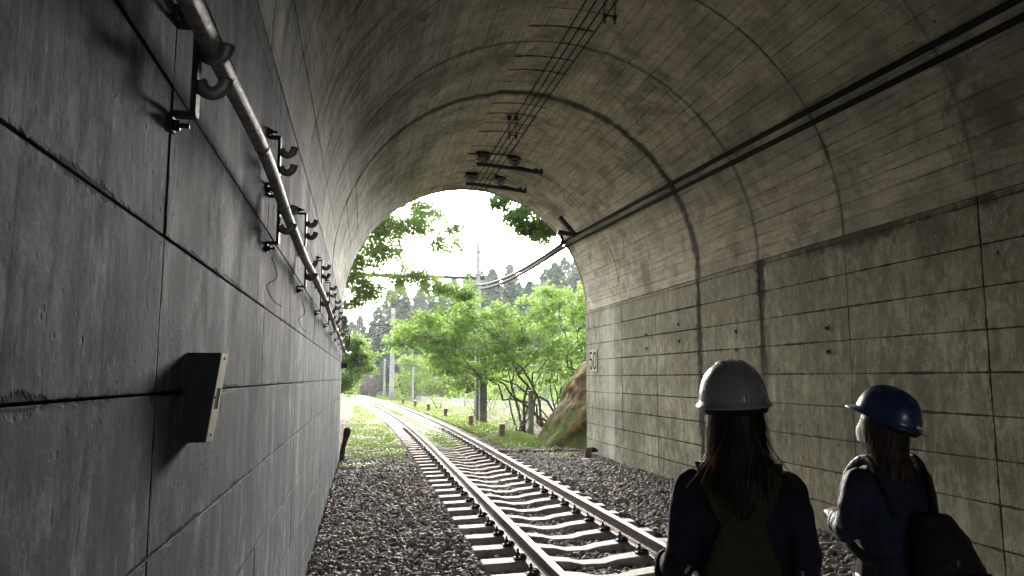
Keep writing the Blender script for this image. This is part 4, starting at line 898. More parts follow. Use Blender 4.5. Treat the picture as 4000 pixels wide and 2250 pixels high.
# brown leafless bush
mb = MB(); random.seed(3)
for cx_, cy_, hh, nn in ((.9, 66, 3.2, 46), (0.2, 70, 2.4, 30)):
    for _ in range(nn): limb(mb, (cx_ + random.uniform(-.3, .3), cy_, 0), (cx_ + random.uniform(-1.2, 1.2), cy_ + random.uniform(-.6, .6), hh * random.uniform(.4, 1)), .03, .008, 0, 1.6, 4, 5)
tag(mb.build('bare_bush', simple('grey_brown_twigs', (.16, .12, .10), .8)), 'bare brownish twiggy bush left of the pale poles', 'bush')
# cedars on the hillside
def cedar_meshes():
    out = []
    for v in range(5):
        H = 1.0; n = 3000; z = RNG.random(n) ** .85; rad = (.185 * (1 - z) ** .75 + .012) * RNG.uniform(.55, 1.08, n) * (1 + .22 * np.sin(z * 46 + RNG.uniform(0, 6)))
        th = RNG.uniform(0, 2 * math.pi, n); th = np.round(th / (2 * math.pi / 9) + RNG.normal(0, .28, n)) * (2 * math.pi / 9) + z * 9
        C = np.stack([rad * np.cos(th), rad * np.sin(th), .10 + z * .9 - rad * .35], -1); V, F = leaves(C, RNG.uniform(.022, .048, n), .25, .7)
        me_o = mesh_np('crown', V, F, M['cedar']); me = me_o.data; bpy.data.objects.remove(me_o)
        mb = MB(); mb.tube([(0, 0, 0), (.003, 0, .5), (0, 0, .98)], [.016, .010, .002], 6); o = mb.build('trunk', M['bark']); tm = o.data; bpy.data.objects.remove(o); out.append((me, tm))
    return out
cedar_seen = {}; CM = cedar_meshes(); rnd = random.Random(5); spots = []
for row, y in enumerate((104, 116, 130, 146, 164, 184)):
    x = -34 + rnd.uniform(0, 3)
    while x < 30 + (y - 100) * .75:
        spots.append((x, y + rnd.uniform(-4, 4), row)); x += rnd.uniform(3.6, 5.6) * (1 + .1 * row)
dist_words = ['bottom row', 'second row', 'third row', 'fourth row', 'fifth row', 'skyline row']
for x, y, row in spots:
    h = rnd.uniform(11, 16) * (1 if x > 2 else .66) * (1 + .05 * row); z = float(gz(x, y)) - .3
    root = empty('cedar_tree', (x, y, z), rnd.uniform(0, 6)); root.scale = (h * 1.35, h * 1.35, h); me, tm = rnd.choice(CM)
    link(bpy.data.objects.new('crown', me), root); link(bpy.data.objects.new('trunk', tm), root)
    side_w = 'far left' if x < -12 else 'left of the tall pale pole' if x < 5 else 'above the small stakes' if x < 16 else 'behind the maple crown' if x < 45 else 'hidden far right'
    lab = 'cedar in the %s, %s' % (dist_words[row], side_w); cedar_seen.setdefault(lab, []).append((root, x))
CW = [['single'], ['left', 'right'], ['left', 'middle', 'right'], ['leftmost', 'left-middle', 'right-middle', 'rightmost']]
for lab, lst in cedar_seen.items():
    lst.sort(key=lambda q: q[1]); n = len(lst)
    for i, (root, x) in enumerate(lst):
        ow = ('leftmost', 'second from left', 'third from left', 'fourth from left', 'fifth from left', 'sixth from left', 'seventh from left', 'eighth from left', 'ninth from left', 'tenth from left', 'eleventh from left', 'twelfth from left')[min(i, 11)] if i < n - 1 or n == 1 else 'rightmost'
        tag(root, lab + ', ' + ow, 'cedar tree', 'cedars on the hillside')

# ---------------------------------------------------------------- grass, weeds, litter
def grass():
    n = 130000; Y = 14.6 + 56 * RNG.random(n) ** 1.7; d = np.where(RNG.random(n) < .5, -1.15 - RNG.exponential(2.2, n), 1.2 + RNG.exponential(1.2, n))
    mid = RNG.random(n) < .14; d = np.where(mid, RNG.uniform(-.45, .45, n), d); Y = np.where(mid, 18.2 + 30 * RNG.random(n) ** 1.5, Y); X = track_np(Y) + d
    nz = hnoise(X, Y, 1.1, 21) * .6 + hnoise(X, Y, 3.0, 23) * .4
    keep = nz > np.where(d < 0, .50, .48) - .1 * RNG.random(n); keep &= ~((Y < 18.5) & (np.abs(d) < 1.1)); keep &= RNG.random(n) < np.clip((Y - 14.4) / 4.0, 0, 1) ** 1.6; keep &= (X > XL + .03) & ((X < XR) | (Y > 16.5)); keep &= (Y > END + 1.4) | (d < -1.0); keep &= (d < 3.6) | (Y > 30)
    X, Y, d = X[keep], Y[keep], d[keep]; Z = gz(X, Y) + .01; n = len(X)
    h = RNG.uniform(.03, .10, n) * np.where(np.abs(d) < .6, .7, 1) * (1 + .3 * hnoise(X, Y, .6, 9)) * np.where((d > 1.8) & (d < 2.5) & (Y < 21), 2.0, 1); w = RNG.uniform(.004, .010, n) + .0002 * Y
    a = RNG.uniform(0, 2 * math.pi, n); l = RNG.uniform(.2, .9, n) * h; lx, ly = np.cos(a) * l, np.sin(a) * l; px, py = -np.sin(a) * w, np.cos(a) * w
    B0 = np.stack([X - px, Y - py, Z], -1); B1 = np.stack([X + px, Y + py, Z], -1); T = np.stack([X + lx, Y + ly, Z + h], -1); V = np.stack([B0, B1, T], 1).reshape(-1, 3); F = np.arange(3 * n).reshape(-1, 3)
    tag(mesh_np('grass', V, F, M['grass']), 'short pale green grass on both sides of the rails outside', 'grass', kind='stuff')
    n = 52000; Y = 13.8 + 40 * RNG.random(n) ** 1.6; d = np.where(RNG.random(n) < .6, -1.1 - RNG.exponential(1.2, n), 1.2 + RNG.exponential(1.5, n)); mid = RNG.random(n) < .22; d = np.where(mid, RNG.uniform(-.5, .5, n), d); Y = np.where(mid, 18 + 14 * RNG.random(n), Y)
    X = track_np(Y) + d; nz = hnoise(X, Y, 1.6, 31) * .6 + hnoise(X, Y, 4.0, 33) * .4; keep = (nz > np.interp(Y, [13.4, 15.6, 18, 24], [.70, .58, .50, .42]) - .06 * RNG.random(n)) & ((d < 4) | (Y > 26)) & (X > XL + .03) & ((X < XR - .05) | (Y > 16.2)) & ((Y > 17.6) | (np.abs(d) > 1.1)); X, Y = X[keep], Y[keep]; n = len(X)
    Z = gz(X, Y) + RNG.uniform(.01, .09, n) ; V, F = leaves(np.stack([X, Y, Z], -1), RNG.uniform(.025, .055, n) + .0006 * Y, .7, .75)
    tag(mesh_np('ground_weeds', V, F, M['leaf_bright']), 'small leafy weeds creeping over the ballast and between the rails', 'weeds', kind='stuff')
    n = 26000; Y = 15.7 + 14 * RNG.random(n) ** 1.2; X = RNG.uniform(-3.5, 8.5, n); d = X - track_np(Y); keep = (np.abs(d) > 1.1) & ((X < 3.9) | (Y > 19.3)); X, Y = X[keep], Y[keep]; n = len(X)
    V, F = leaves(np.stack([X, Y, gz(X, Y) + RNG.uniform(.0, .04, n)], -1), RNG.uniform(.02, .06, n), .6, .6); lm = simple('dead_leaf', (.15, .10, .07), .8, 0, .5, 3)
    tag(mesh_np('leaf_litter', V, F, lm), 'brown dead leaves scattered on the ground outside the portal', 'leaf litter', kind='stuff')
grass()
for k, (x, y, L, a) in enumerate(((-.1, 19.6, .6, 60), (.3, 16.9, 1.0, 20), (-.6, 22.5, .5, 50), (.1, 17.9, .9, 48), (-.4, 16.2, .8, 25))):
    z = float(gz(x, y)) + .05; P = smoothpath([(x, y, z), (x + L * .3 * math.cos(R(a)), y + L * .3 * math.sin(R(a)), z + .04), (x + L * .7 * math.cos(R(a + 8)), y + L * .7 * math.sin(R(a + 8)), z + .03), (x + L * math.cos(R(a - 6)), y + L * math.sin(R(a - 6)), z - .01)], 4)
    mb = MB(); mb.tube(P, .012, 5); tag(mb.build('fallen_stick', M['plate']), ('pale bleached stick lying upright of the grass bank, farthest but one', 'long pale stick lying across the first weeds inside the portal line', 'farthest pale stick on the grassy bank at the left', 'pale curved stick in the middle of the weedy bank', 'pale stick closest to the bent stump')[k], 'stick', 'pale sticks on the left bank')

# ---------------------------------------------------------------- people
def ring_tube(rings, seg=24):
    """rings: (cx, cy, cz, rx, ry) stacked upward -> closed body"""
    V = []; F = []
    for cx, cy, cz, rx, ry in rings:
        for k in range(seg):
            t = 2 * math.pi * k / seg; V.append((cx + rx * math.cos(t), cy + ry * math.sin(t), cz))
    n = len(rings)
    for i in range(n - 1):
        for k in range(seg):
            k2 = (k + 1) % seg; F.append((i * seg + k, i * seg + k2, (i + 1) * seg + k2, (i + 1) * seg + k))
    F.append(tuple(range(seg))[::-1]); F.append(tuple((n - 1) * seg + k for k in range(seg))); return V, F
def ellipsoid(mb, c, r, rot=None):
    bm = bmesh.new(); bmesh.ops.create_uvsphere(bm, u_segments=20, v_segments=12, radius=1); bm.verts.ensure_lookup_table()
    V = []
    for v in bm.verts:
        p = Vector((v.co.x * r[0], v.co.y * r[1], v.co.z * r[2])); p = rot @ p if rot else p; V.append(p + Vector(c))
    mb.add(V, [[v.index for v in f.verts] for f in bm.faces]); bm.free()
def fuse(mb, name, mat, parent, vox=.008, it=3, wrinkle=None):
    """one continuous surface out of overlapping closed shapes"""
    o = mb.build(name, mat, parent); m = o.modifiers.new('r', 'REMESH'); m.mode = 'VOXEL'; m.voxel_size = vox; m.use_smooth_shade = True
    s_ = o.modifiers.new('s', 'SMOOTH'); s_.factor = .5; s_.iterations = it
    dg = bpy.context.evaluated_depsgraph_get(); ev = o.evaluated_get(dg); me = bpy.data.meshes.new_from_object(ev); old = o.data; o.modifiers.clear(); o.data = me; bpy.data.meshes.remove(old)
    if wrinkle:
        n = len(me.vertices); co = np.empty(n * 3, np.float32); me.vertices.foreach_get('co', co); no = np.empty(n * 3, np.float32); me.vertices.foreach_get('normal', no); co = co.reshape(-1, 3); no = no.reshape(-1, 3)
        a, f = wrinkle; w = np.array([mnoise.noise(Vector((x * f, y * f, z * f * .45 + 3 * x))) + .5 * mnoise.noise(Vector((x * f * 2.2 + 5, y * f * 2.2, z * f * 2.6))) for x, y, z in co]); co += no * (w * a)[:, None]; me.vertices.foreach_set('co', co.ravel()); me.update()
    me.polygons.foreach_set('use_smooth', [True] * len(me.polygons)); me.materials.clear(); me.materials.append(mat); return o
TORSO = [(0, .005, .80, .150, .105), (0, .0, .88, .158, .112), (0, .0, .96, .140, .100), (0, .005, 1.03, .132, .092), (0, .0, 1.12, .145, .100), (0, -.005, 1.20, .160, .105), (0, -.008, 1.26, .162, .092), (0, -.01, 1.305, .118, .074), (0, -.008, 1.340, .070, .058), (0, -.005, 1.37, .05, .05)]
def torso(mb, grow=0, z0=.0, z1=9, k=1.0):
    V, F = ring_tube([(cx, cy, z, (rx * k + grow), ry * k + grow) for cx, cy, z, rx, ry in TORSO if z0 <= z <= z1]); mb.add(V, F)
def hand(mb, wrist, d, up, side, curl=.9):
    """palm and five bent fingers; d points along the hand, up is the back of the hand, side = thumb direction"""
    w, d, up, side = Vector(wrist), Vector(d).normalized(), Vector(up).normalized(), Vector(side).normalized()
    rot = Matrix((side, d, up)).transposed(); ellipsoid(mb, w + d * .045, (.036, .052, .016), rot)
    for i, (o, L) in enumerate(((.026, .070), (.009, .078), (-.009, .072), (-.026, .056))):
        p = w + d * .082 + side * o; a = 0; P = [w + d * .055 + side * o, p]
        for kk, f in enumerate((.45, .32, .23)):
            a += curl * (.55, .75, .6)[kk]; p = p + (d * math.cos(a) - up * math.sin(a)) * L * f; P.append(p)
        mb.tube(P, [.0105, .0100, .0095, .0088, .0075], 8)
    p = w + d * .022 + side * .026; mb.tube([p - side * .01, p + side * .018 + d * .020 - up * .006, p + side * .026 + d * .045 - up * .018, p + side * .016 + d * .068 - up * .028], [.013, .0125, .0105, .009], 8)
def build_person(loc, rz, label, arms, head_rot, skin, shirt_mat, trouser_mat, hair_fn, sc_=1.0, waist=None):
    root = tag(empty('person', loc, rz), label, 'person'); root.scale = (sc_,) * 3
    hc = Vector((0, .012, 1.485)); HR = head_rot
    body = MB(); torso(body)
    body.tube([(0, -.01, 1.31), (0, .0, 1.38), (0, .008, 1.44)], [.052, .048, .050], 14)
    pv = Vector((0, 0, 1.40))
    def h(p): return pv + HR @ (Vector(p) - pv)
    ellipsoid(body, h(hc), (.074, .094, .108), HR); ellipsoid(body, h(hc + Vector((0, .030, -.062))), (.052, .058, .050), HR)
    body.tube([h(hc + Vector((0, .085, .018))), h(hc + Vector((0, .103, -.010))), h(hc + Vector((0, .112, -.026)))], [.008, .012, .014], 8)
    for s in (-1, 1):
        ellipsoid(body, h(hc + Vector((s * .077, -.004, -.014))), (.010, .018, .030), HR)
        ellipsoid(body, h(hc + Vector((s * .032, .078, .010))), (.016, .014, .012), HR)
    ellipsoid(body, h(hc + Vector((0, .086, -.052))), (.026, .012, .008), HR)
    for s in (-1, 1):
        body.tube([(s * .085, 0, .88), (s * .098, .01, .66), (s * .10, .015, .46), (s * .102, -.01, .26), (s * .104, -.015, .08)], [.088, .074, .054, .050, .036], 16)
        ellipsoid(body, (s * .108, .055, .035), (.042, .115, .036))
    sh = MB(); torso(sh, .016, .94, 1.35); sleeves = []
    for s, (elb, wri, hd, up) in zip((-1, 1), arms):
        S_ = Vector((s * .158, -.008, 1.250)); elb, wri = Vector(elb), Vector(wri)
        ellipsoid(body, S_, (.05, .05, .055)); body.tube([S_, S_.lerp(elb, .5), elb], [.047, .042, .037], 14); body.tube([elb, elb.lerp(wri, .45), wri], [.037, .034, .024], 14)
        ellipsoid(sh, S_ + Vector((0, 0, -.005)), (.066, .066, .068)); sh.tube([S_, S_.lerp(elb, .5) + Vector((s * .006, 0, 0)), elb], [.066, .058, .054], 16); sh.tube([elb, elb.lerp(wri, .72)], [.054, .046], 16)
        inner = Vector((-s, .2, .1)); hand(body, wri, hd, up, (Vector(hd).cross(Vector(up)) * (1 if s < 0 else -1)))
    bo = fuse(body, 'body', skin, root, .007, 3)
    so = fuse(sh, 'shirt', shirt_mat, root, .009, 3, (.010, 11))
    for s, (elb, wri, hd, up) in zip((-1, 1), arms):                 # rolled cuffs
        elb, wri = Vector(elb), Vector(wri); a, b = elb.lerp(wri, .60), elb.lerp(wri, .84); mb = MB(); mb.tube([a, a.lerp(b, .25), a.lerp(b, .5), a.lerp(b, .62), a.lerp(b, .9), b], [.046, .053, .049, .053, .051, .044], 18); fuse(mb, 'cuff', shirt_mat, root, .006, 1, (.006, 26))
    tr = MB(); V, F = ring_tube([(0, .0, .76, .13, .11), (0, .0, .84, .170, .125), (0, 0, .90, .168, .124), (0, 0, .97, .152, .112)]); tr.add(V, F)
    for s in (-1, 1): tr.tube([(s * .09, 0, .86), (s * .100, .01, .66), (s * .104, .012, .46), (s * .106, -.005, .26), (s * .108, -.01, .09)], [.102, .090, .074, .070, .064], 18)
    fuse(tr, 'trousers', trouser_mat, root, .010, 2, (.010, 9))
    for s in (-1, 1):
        mb = MB(); ellipsoid(mb, (s * .108, .055, .045), (.052, .130, .046)); mb.box((s * .108, .05, .012), (.095, .25, .024), ch=.01); fuse(mb, 'shoe', M['blackpaint'], root, .009, 2)
    return root, h, hc, HR
def shade_cloth(name, col, rough=.85, sc_=60):
    t = NT(name); p = t.obj(); a = t.noise(p, 5, 5, .6); c = t.mix(t.ramp(a, .3, .7), tuple(v * .7 for v in col), tuple(v * 1.25 for v in col))
    t.bsdf(c, rough, 0, t.bump(t.m_('ADD', t.m_('MULTIPLY', t.noise(t.scale(p, (1.6, 1.6, .8)), 9, 6, .62, 1.0), 1.0), t.m_('MULTIPLY', t.noise(p, 350, 2), .08)), .8, .022), spec=.2); return t.m
M['skin'] = simple('skin', (.46, .30, .22), .5, 0, .08, 20, .15, .001)
M['navy'] = shade_cloth('dark_navy_cotton', (.016, .018, .032))
M['navy2'] = shade_cloth('dark_blue_jacket', (.015, .022, .052), .55)
M['olive'] = shade_cloth('dark_olive_canvas', (.040, .046, .020))
M['denim'] = shade_cloth('dark_denim', (.02, .025, .04))
M['black_nylon'] = shade_cloth('black_nylon', (.012, .012, .014), .55)
M['mask'] = simple('white_mask', (.75, .75, .76), .8, 0, .05)
def hair_mat(name, lo, hi, tr):
    t = NT(name); g = t.n('ShaderNodeNewGeometry'); c = t.mix(g.outputs['Random Per Island'], lo, hi)
    b = t.n('ShaderNodeBsdfPrincipled'); t.put(b.inputs['Base Color'], c); b.inputs['Roughness'].default_value = .5; b.inputs['Specular IOR Level'].default_value = .35
    tt = t.n('ShaderNodeBsdfTranslucent'); tt.inputs['Color'].default_value = (*tr, 1); mx = t.n('ShaderNodeMixShader'); mx.inputs[0].default_value = .25
    t.t.links.new(b.outputs[0], mx.inputs[1]); t.t.links.new(tt.outputs[0], mx.inputs[2]); t.t.links.new(mx.outputs[0], t.out.inputs['Surface']); return t.m
M['hair_dark'] = hair_mat('dark_brown_hair', (.008, .005, .004), (.026, .013, .009), (.16, .05, .025))
M['hair_light'] = hair_mat('ash_brown_hair', (.018, .012, .008), (.10, .07, .045), (.45, .33, .18))
def hair(root, h, HR, mat, length, n, spread, name='hair', back=True, seed=1, wave=.010):
    """ribbon strands that leave the head below the helmet and fall over neck and shoulders"""
    rg = random.Random(seed); V = []; F = []; c0 = Vector((0, .005, 1.50))
    for _ in range(n):
        a = rg.uniform(-math.pi * .62, math.pi * .62)            # 0 = straight back
        e = rg.uniform(-.15, .55); L = length * rg.uniform(.72, 1.08) * (1 if abs(a) < 1.2 else .88)
        dirx, diry = math.sin(a), -math.cos(a); rr = rg.uniform(.92, 1.04)
        p = h(c0 + Vector((dirx * .082 * rr * math.cos(e), diry * .100 * rr * math.cos(e), .100 * math.sin(e))))
        st = 9; w = rg.uniform(.0016, .0034); ph = rg.uniform(0, 6); ox = rg.gauss(0, spread)
        for i in range(st + 1):
            t = i / st; z = p.z - L * t
            r0x, r0y = .086, .108
            below = max(0, min(1, (1.46 - z) / .10)); neck = .80 + .0 * below; onback = max(0, min(1, (1.36 - z) / .07))
            rx = r0x * (1 - below * .10) + onback * .030; ry = r0y * (1 - below * .12) + onback * .035
            x = dirx * rx * rr + ox * t + wave * math.sin(ph + t * 5) * t; y = diry * ry * rr + wave * math.cos(ph * 1.3 + t * 4) * t + .0
            if i <= 1: x, y = x * .4 + p.x * .6, y * .4 + p.y * .6
            tx, ty = math.cos(a), math.sin(a); V.append((x - tx * w, y - ty * w, z)); V.append((x + tx * w * (1 - t * .7), y + ty * w * (1 - t * .7), z))
        b = len(V) - 2 * (st + 1)
        for i in range(st): F.append((b + 2 * i, b + 2 * i + 1, b + 2 * i + 3, b + 2 * i + 2))
    return mesh_np(name, V, F, mat, root, smooth=True)
def hair_mass(root, h, mat, zlow, w=.088):
    mb = MB(); P = [h((0, -.030, 1.50)), h((0, -.045, 1.44)), Vector((0, -.060, 1.38)), Vector((0, -.085, 1.32)), Vector((0, -.105, 1.26)), Vector((0, -.108, zlow))]
    rings = [(p.x, p.y + (.02 if i == 0 else .01), p.z, ww, ww * .62) for i, (p, ww) in enumerate(zip(P, (w * .9, w, w * .95, w * .9, w * .7, w * .35)))][::-1]
    V, F = ring_tube(rings); mb.add(V, F); o = fuse(mb, 'hair_mass', mat, root, .008, 2, (.006, 14)); return o
def helmet(root, h, hc, HR, mat, rim_w=.012, tilt=0.0, band=False, k=1.0):
    T = HR @ Matrix.Rotation(tilt, 3, 'X'); c = h(hc + Vector((0, -.004, .028)))
    V = []; F = []; NU, NV = 40, 14; prof = []
    for j in range(NV + 1):
        e = (math.pi / 2) * j / NV; prof.append((math.cos(e) ** .82, math.sin(e)))
    def add(pts, closed=True): 
        V.extend(pts)
    rows = []
    def row(fx, fy, z, fn=None):
        r = []
        for i in range(NU):
            t = 2 * math.pi * i / NU; x, y = fx * math.cos(t), fy * math.sin(t)
            if fn: x, y, zz = fn(t, x, y, z)
            else: zz = z
            r.append(len(V)); V.append(c + T @ (Vector((x, y, zz)) * k))
        rows.append(r)
    A_, B_, H_ = .119, .146, .128
    def visor(t, x, y, z):
        f = max(0, math.sin(t)) ** 3; return x * (1 + .02 * f), y + .040 * f, z - .014 * f + .0
    def rim(t, x, y, z): return visor(t, x, y, z)
    row(A_ - .006, B_ - .006, .002); row(A_ + rim_w * .6, B_ + rim_w * .6, -.012, rim); row(A_ + rim_w, B_ + rim_w, -.010, rim); row(A_ + rim_w * .9, B_ + rim_w * .9, -.005, rim); row(A_ + .001, B_ + .001, .004)
    for cr, sr in prof[1:-1]:
        rr = sr
        r = []
        for i in range(NU):
            t = 2 * math.pi * i / NU; x, y, z = A_ * cr * math.cos(t), B_ * cr * math.sin(t), H_ * rr
            q = Vector((x, y, z)); lat = x / A_
            ridge = .006 * sum(math.exp(-((x - xo) / .007) ** 2) for xo in (-.034, 0, .034)) * min(1, max(0, (sr - .45) * 4))
            q = q * (1 + ridge / max(q.length, .01)); r.append(len(V)); V.append(c + T @ (q * k))
        rows.append(r)
    top = len(V); V.append(c + T @ (Vector((0, 0, H_ + .006)) * k))
    for a, b in zip(rows[:-1], rows[1:]):
        for i in range(NU): F.append((a[i], a[(i + 1) % NU], b[(i + 1) % NU], b[i]))
    for i in range(NU): F.append((rows[-1][i], rows[-1][(i + 1) % NU], top))
    me = bpy.data.meshes.new('helmet'); me.from_pydata(V, [], F); me.materials.append(mat); me.polygons.foreach_set('use_smooth', [True] * len(F)); me.update(); o = link(bpy.data.objects.new('helmet', me), root)
    mb = MB(); mb.box(c + T @ Vector((0, -B_ * k - .000, .022 * k)), (.004, .003, .018), rot=T, ch=.001); mb.build('rivet', M['steel_dark'], o)
    mb = MB(); P = []
    for i in range(25):
        t = math.pi + math.pi * i / 24; P.append(c + T @ (Vector((math.cos(t) * (A_ - .012), math.sin(t) * (B_ - .012), -.016)) * k))
    mb.tube(P, .010, 6, flat=1.5); mb.build('inner_band', M['black_nylon'], o)
    if band:
        mb = MB(); Q = []
        for i in range(9):
            t = math.pi * 1.5 + band * (-.30 + .6 * i / 8); Q.append((math.cos(t), math.sin(t)))
        Vv = []; 
        for q in Q:
            for zz, f in ((.010, 1.012), (.022, 1.012)): Vv.append(c + T @ (Vector((q[0] * A_ * f * (1 - zz * .3), q[1] * B_ * f * (1 - zz * .3), zz)) * k))
        mb.add(Vv, [(2 * i, 2 * i + 2, 2 * i + 3, 2 * i + 1) for i in range(8)]); mb.build('label_strip', M['mask'], o)
    return o
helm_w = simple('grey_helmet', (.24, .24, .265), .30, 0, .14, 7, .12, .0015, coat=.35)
helm_b = simple('blue_helmet', (.012, .034, .13), .28, 0, .18, 7, .12, .0015, coat=.5)
# first person: nearer, grey-white helmet, olive dungarees
I3 = Matrix.Identity(3)
HR1 = Matrix.Rotation(R(14), 3, 'Z') @ Matrix.Rotation(R(-3), 3, 'Y')
arms1 = [((-.205, -.045, 1.04), (-.275, .12, .985), (.05, .9, -.4), (-.7, .2, .6)), ((.215, -.03, 1.04), (.10, .22, 1.05), (-.75, .6, .1), (.5, .2, .8))]
p1, h1, hc1, HRa = build_person((1.17, 2.21, -.06), R(-24), 'person with grey-white helmet, long dark hair and olive dungarees, seen from behind', arms1, HR1, M['skin'], M['navy'], M['olive'], None, 1.045); p1.scale = (.89, .95, 1.045)
hair_mass(p1, h1, M['hair_dark'], 1.18); hair(p1, h1, HRa, M['hair_dark'], .30, 3200, .020, seed=2); wis = hair(p1, h1, HRa, M['hair_dark'], .30, 130, .05, name='loose_hair', seed=9, wave=.03)
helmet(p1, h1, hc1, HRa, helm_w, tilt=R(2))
def back_patch(root, rows, off, mat, name, thick=.006):
    """cloth strip laid over the back; rows = (x_left, x_right, z)"""
    V = []; F = []; n = 8
    tz = [r[2] for r in TORSO]; trx = [r[3] for r in TORSO]; tr_y = [r[4] for r in TORSO]
    for xl, xr, z in rows:
        rx, ry = np.interp(z, tz, trx) + off, np.interp(z, tz, tr_y) + off
        for k in range(n + 1):
            x = xl + (xr - xl) * k / n; V.append((x, -ry * math.sqrt(max(.02, 1 - min(.98, abs(x) / (rx + .03)) ** 2)) - .002, z))
    m = n + 1; N0 = len(V); V += [(x, y + thick, z) for x, y, z in V]
    for i in range(len(rows) - 1):
        for k in range(n): F.append((i * m + k, i * m + k + 1, (i + 1) * m + k + 1, (i + 1) * m + k)); F.append((N0 + i * m + k, N0 + (i + 1) * m + k, N0 + (i + 1) * m + k + 1, N0 + i * m + k + 1))
        for k in (0, n): F.append((i * m + k, (i + 1) * m + k, N0 + (i + 1) * m + k, N0 + i * m + k))
    me = bpy.data.meshes.new(name); me.from_pydata(V, [], F); me.materials.append(mat); me.polygons.foreach_set('use_smooth', [True] * len(F)); me.update(); return link(bpy.data.objects.new(name, me), root)
def rows_lerp(a, n=8):
    out = []
    for p, q in zip(a[:-1], a[1:]):
        for i in range(n): t = i / n; out.append(tuple(p[j] + (q[j] - p[j]) * t for j in range(3)))
    out.append(a[-1]); return out
back_patch(p1, rows_lerp([(-.150, -.095, 1.335), (-.125, -.065, 1.26), (-.07, -.0, 1.165), (-.06, -.0, 1.14)]), .030, M['olive'], 'strap')
back_patch(p1, rows_lerp([(.095, .150, 1.335), (.065, .125, 1.26), (.0, .07, 1.165), (.0, .06, 1.14)]), .031, M['olive'], 'strap')
back_patch(p1, rows_lerp([(-.060, .060, 1.185), (-.100, .100, 1.10), (-.130, .130, 1.02), (-.150, .150, .95), (-.160, .160, .86)]), .034, M['olive'], 'back_panel')
# second person: blue helmet, mask, turned to the left
HR2 = Matrix.Rotation(R(26), 3, 'Z') @ Matrix.Rotation(R(14), 3, 'X') @ Matrix.Rotation(R(4), 3, 'Y')
arms2 = [((-.205, .02, 1.06), (-.115, .215, 1.075), (.35, .85, .25), (-.3, -.2, .9)), ((.215, .0, 1.05), (.06, .21, 1.06), (-.7, .65, .3), (.2, -.2, .9))]
p2, h2, hc2, HRb = build_person((2.06, 2.68, -.02), R(2), 'person with blue helmet, white mask and dark blue jacket, hands held in front', arms2, HR2, M['skin'], M['navy2'], M['denim'], None, .965); p2.scale = (.86, .88, .965)
hair_mass(p2, h2, M['hair_light'], 1.27, .074); hair(p2, h2, HRb, M['hair_light'], .20, 1900, .010, seed=4, wave=.012); helmet(p2, h2, hc2, HRb, helm_b, tilt=R(6), band=1.0)
mb = MB(); Vm = []; 
for j in range(9):
    for i in range(17):
        a = math.pi * (-.42 + .84 * i / 16); v = j / 8; z = -.012 - .085 * v; bul = .018 * math.sin(math.pi * v) * math.cos(a) ** 2
        Vm.append(h2(hc2 + Vector((math.sin(a) * (.080 - .010 * v), math.cos(a) * (.100 + bul) + .008, z))))
mb.add(Vm, [(j * 17 + i, j * 17 + i + 1, (j + 1) * 17 + i + 1, (j + 1) * 17 + i) for j in range(8) for i in range(16)], smooth=True); mb.build('face_mask', M['mask'], p2)
mb = MB(); mb.tube([(0, -.062, 1.335), (-.055, -.035, 1.345), (-.07, .02, 1.33)], .016, 8, flat=1.6); mb.tube([(0, -.062, 1.335), (.055, -.035, 1.345), (.07, .02, 1.33)], .016, 8, flat=1.6); fuse(mb, 'collar', M['navy2'], p2, .007, 2)
# backpack worn low on the right shoulder of the second person
bp = tag(empty('backpack', (2.06, 2.68, -.02), R(2)), 'large black backpack with pale emblem on the back of the blue-helmeted person', 'backpack'); bp.scale = (.93, .93, .965)
mb = MB()
for z, rx, ry, cx_ in ((.70, .14, .085, .07), (.76, .17, .11, .07), (.92, .175, .12, .065), (1.06, .165, .11, .055), (1.15, .13, .085, .045), (1.19, .08, .05, .04)): pass
V, F = ring_tube([(.15, -.215, .56, .12, .07), (.15, -.22, .62, .17, .10), (.135, -.22, .80, .170, .11), (.11, -.205, .95, .140, .10), (.085, -.190, 1.07, .105, .085), (.07, -.175, 1.15, .065, .05)]); mb.box((.20, -.22, .76), (.26, .15, .30), ch=.02); mb.add(V, F); fuse(mb, 'pack_body', M['black_nylon'], bp, .009, 3, (.008, 12))
mb = MB(); V, F = ring_tube([(.12, -.315, .70, .10, .03), (.12, -.325, .78, .12, .035), (.115, -.32, .90, .115, .03), (.11, -.305, .95, .09, .02)]); mb.add(V, F); fuse(mb, 'front_pocket', M['black_nylon'], bp, .008, 2, (.005, 16))
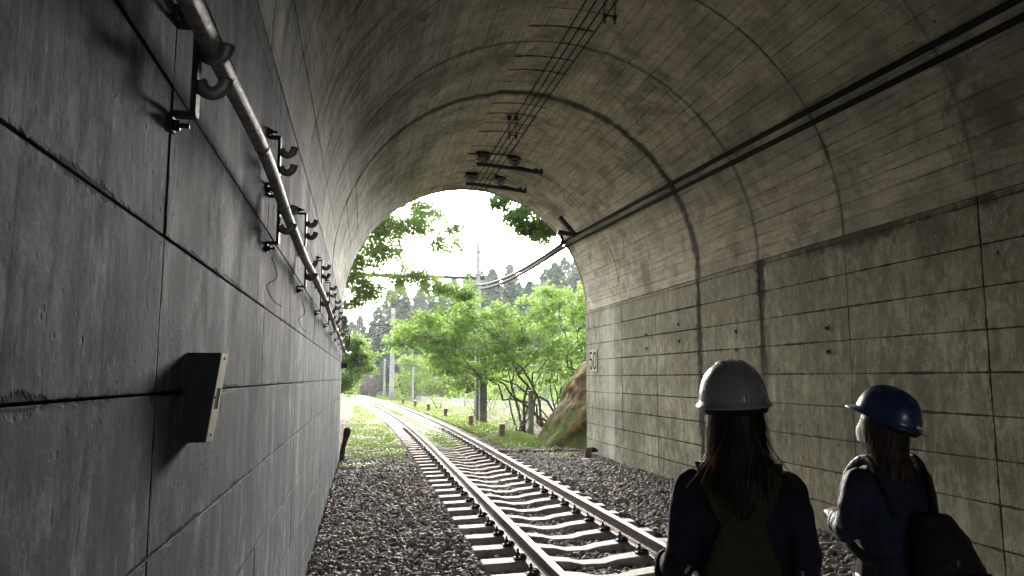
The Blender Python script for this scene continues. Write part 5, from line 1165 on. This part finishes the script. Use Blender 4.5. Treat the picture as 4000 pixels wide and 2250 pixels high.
for s in (-1, 1):
    mb = MB(); mb.tube(smoothpath([(s * .09 + .02, -.13, 1.13), (s * .115, -.085, 1.30), (s * .115, -.01, 1.345), (s * .125, .09, 1.27), (s * .14, .12, 1.12), (s * .16, .04, 1.0), (s * .13, -.10, .93)], 5), .022, 8, flat=.35); mb.build('strap', M['black_nylon'], bp)
mb = MB(); mb.lathe([(0, 0), (.013, 0), (.013, .002), (0, .002)], (.17, -.350, .86), 16, axis=(0, -1, 0)); mb.build('round_emblem', simple('grey_print', (.16, .16, .16), .6), bp)
mb = MB()
for i in range(5): mb.box((.150 + i * .009, -.352, .82), (.006, .002, .008))
mb.build('small_print', bpy.data.materials['grey_print'], bp)
mb = MB(); V, F = ring_tube([(-.085, -.24, .74, .030, .026), (-.085, -.24, .80, .034, .030), (-.085, -.24, .87, .026, .022), (-.085, -.24, .90, .012, .012)]); mb.add(V, F); fuse(mb, 'side_pouch', simple('grey_pouch', (.10, .10, .11), .7), bp, .006, 2)
mb = MB(); ellipsoid(mb, (.02, -.335, 1.0), (.008, .006, .014)); mb.build('orange_tag', simple('orange_tag', (.30, .08, .02), .5), bp)

# ---------------------------------------------------------------- thin mist in the valley air
def haze():
    bm = bmesh.new(); bmesh.ops.create_cube(bm, size=1)
    for v in bm.verts: v.co = Vector((v.co.x * 1180 + 50, v.co.y * 1000 + 430, v.co.z * 64 + 28))
    me = bpy.data.meshes.new('haze'); bm.to_mesh(me); bm.free()
    m = bpy.data.materials.new('mist'); m.use_nodes = True; nt = m.node_tree; nt.nodes.clear(); o_ = nt.nodes.new('ShaderNodeOutputMaterial'); pv = nt.nodes.new('ShaderNodeVolumePrincipled')
    pv.inputs['Color'].default_value = (.93, .96, 1, 1); pv.inputs['Density'].default_value = .0006; pv.inputs['Anisotropy'].default_value = 0
    nt.links.new(pv.outputs[0], o_.inputs['Volume']); me.materials.append(m); tag(link(bpy.data.objects.new('haze', me)), 'thin pale mist hanging over the valley and the far trees', 'haze', kind='stuff')
haze()
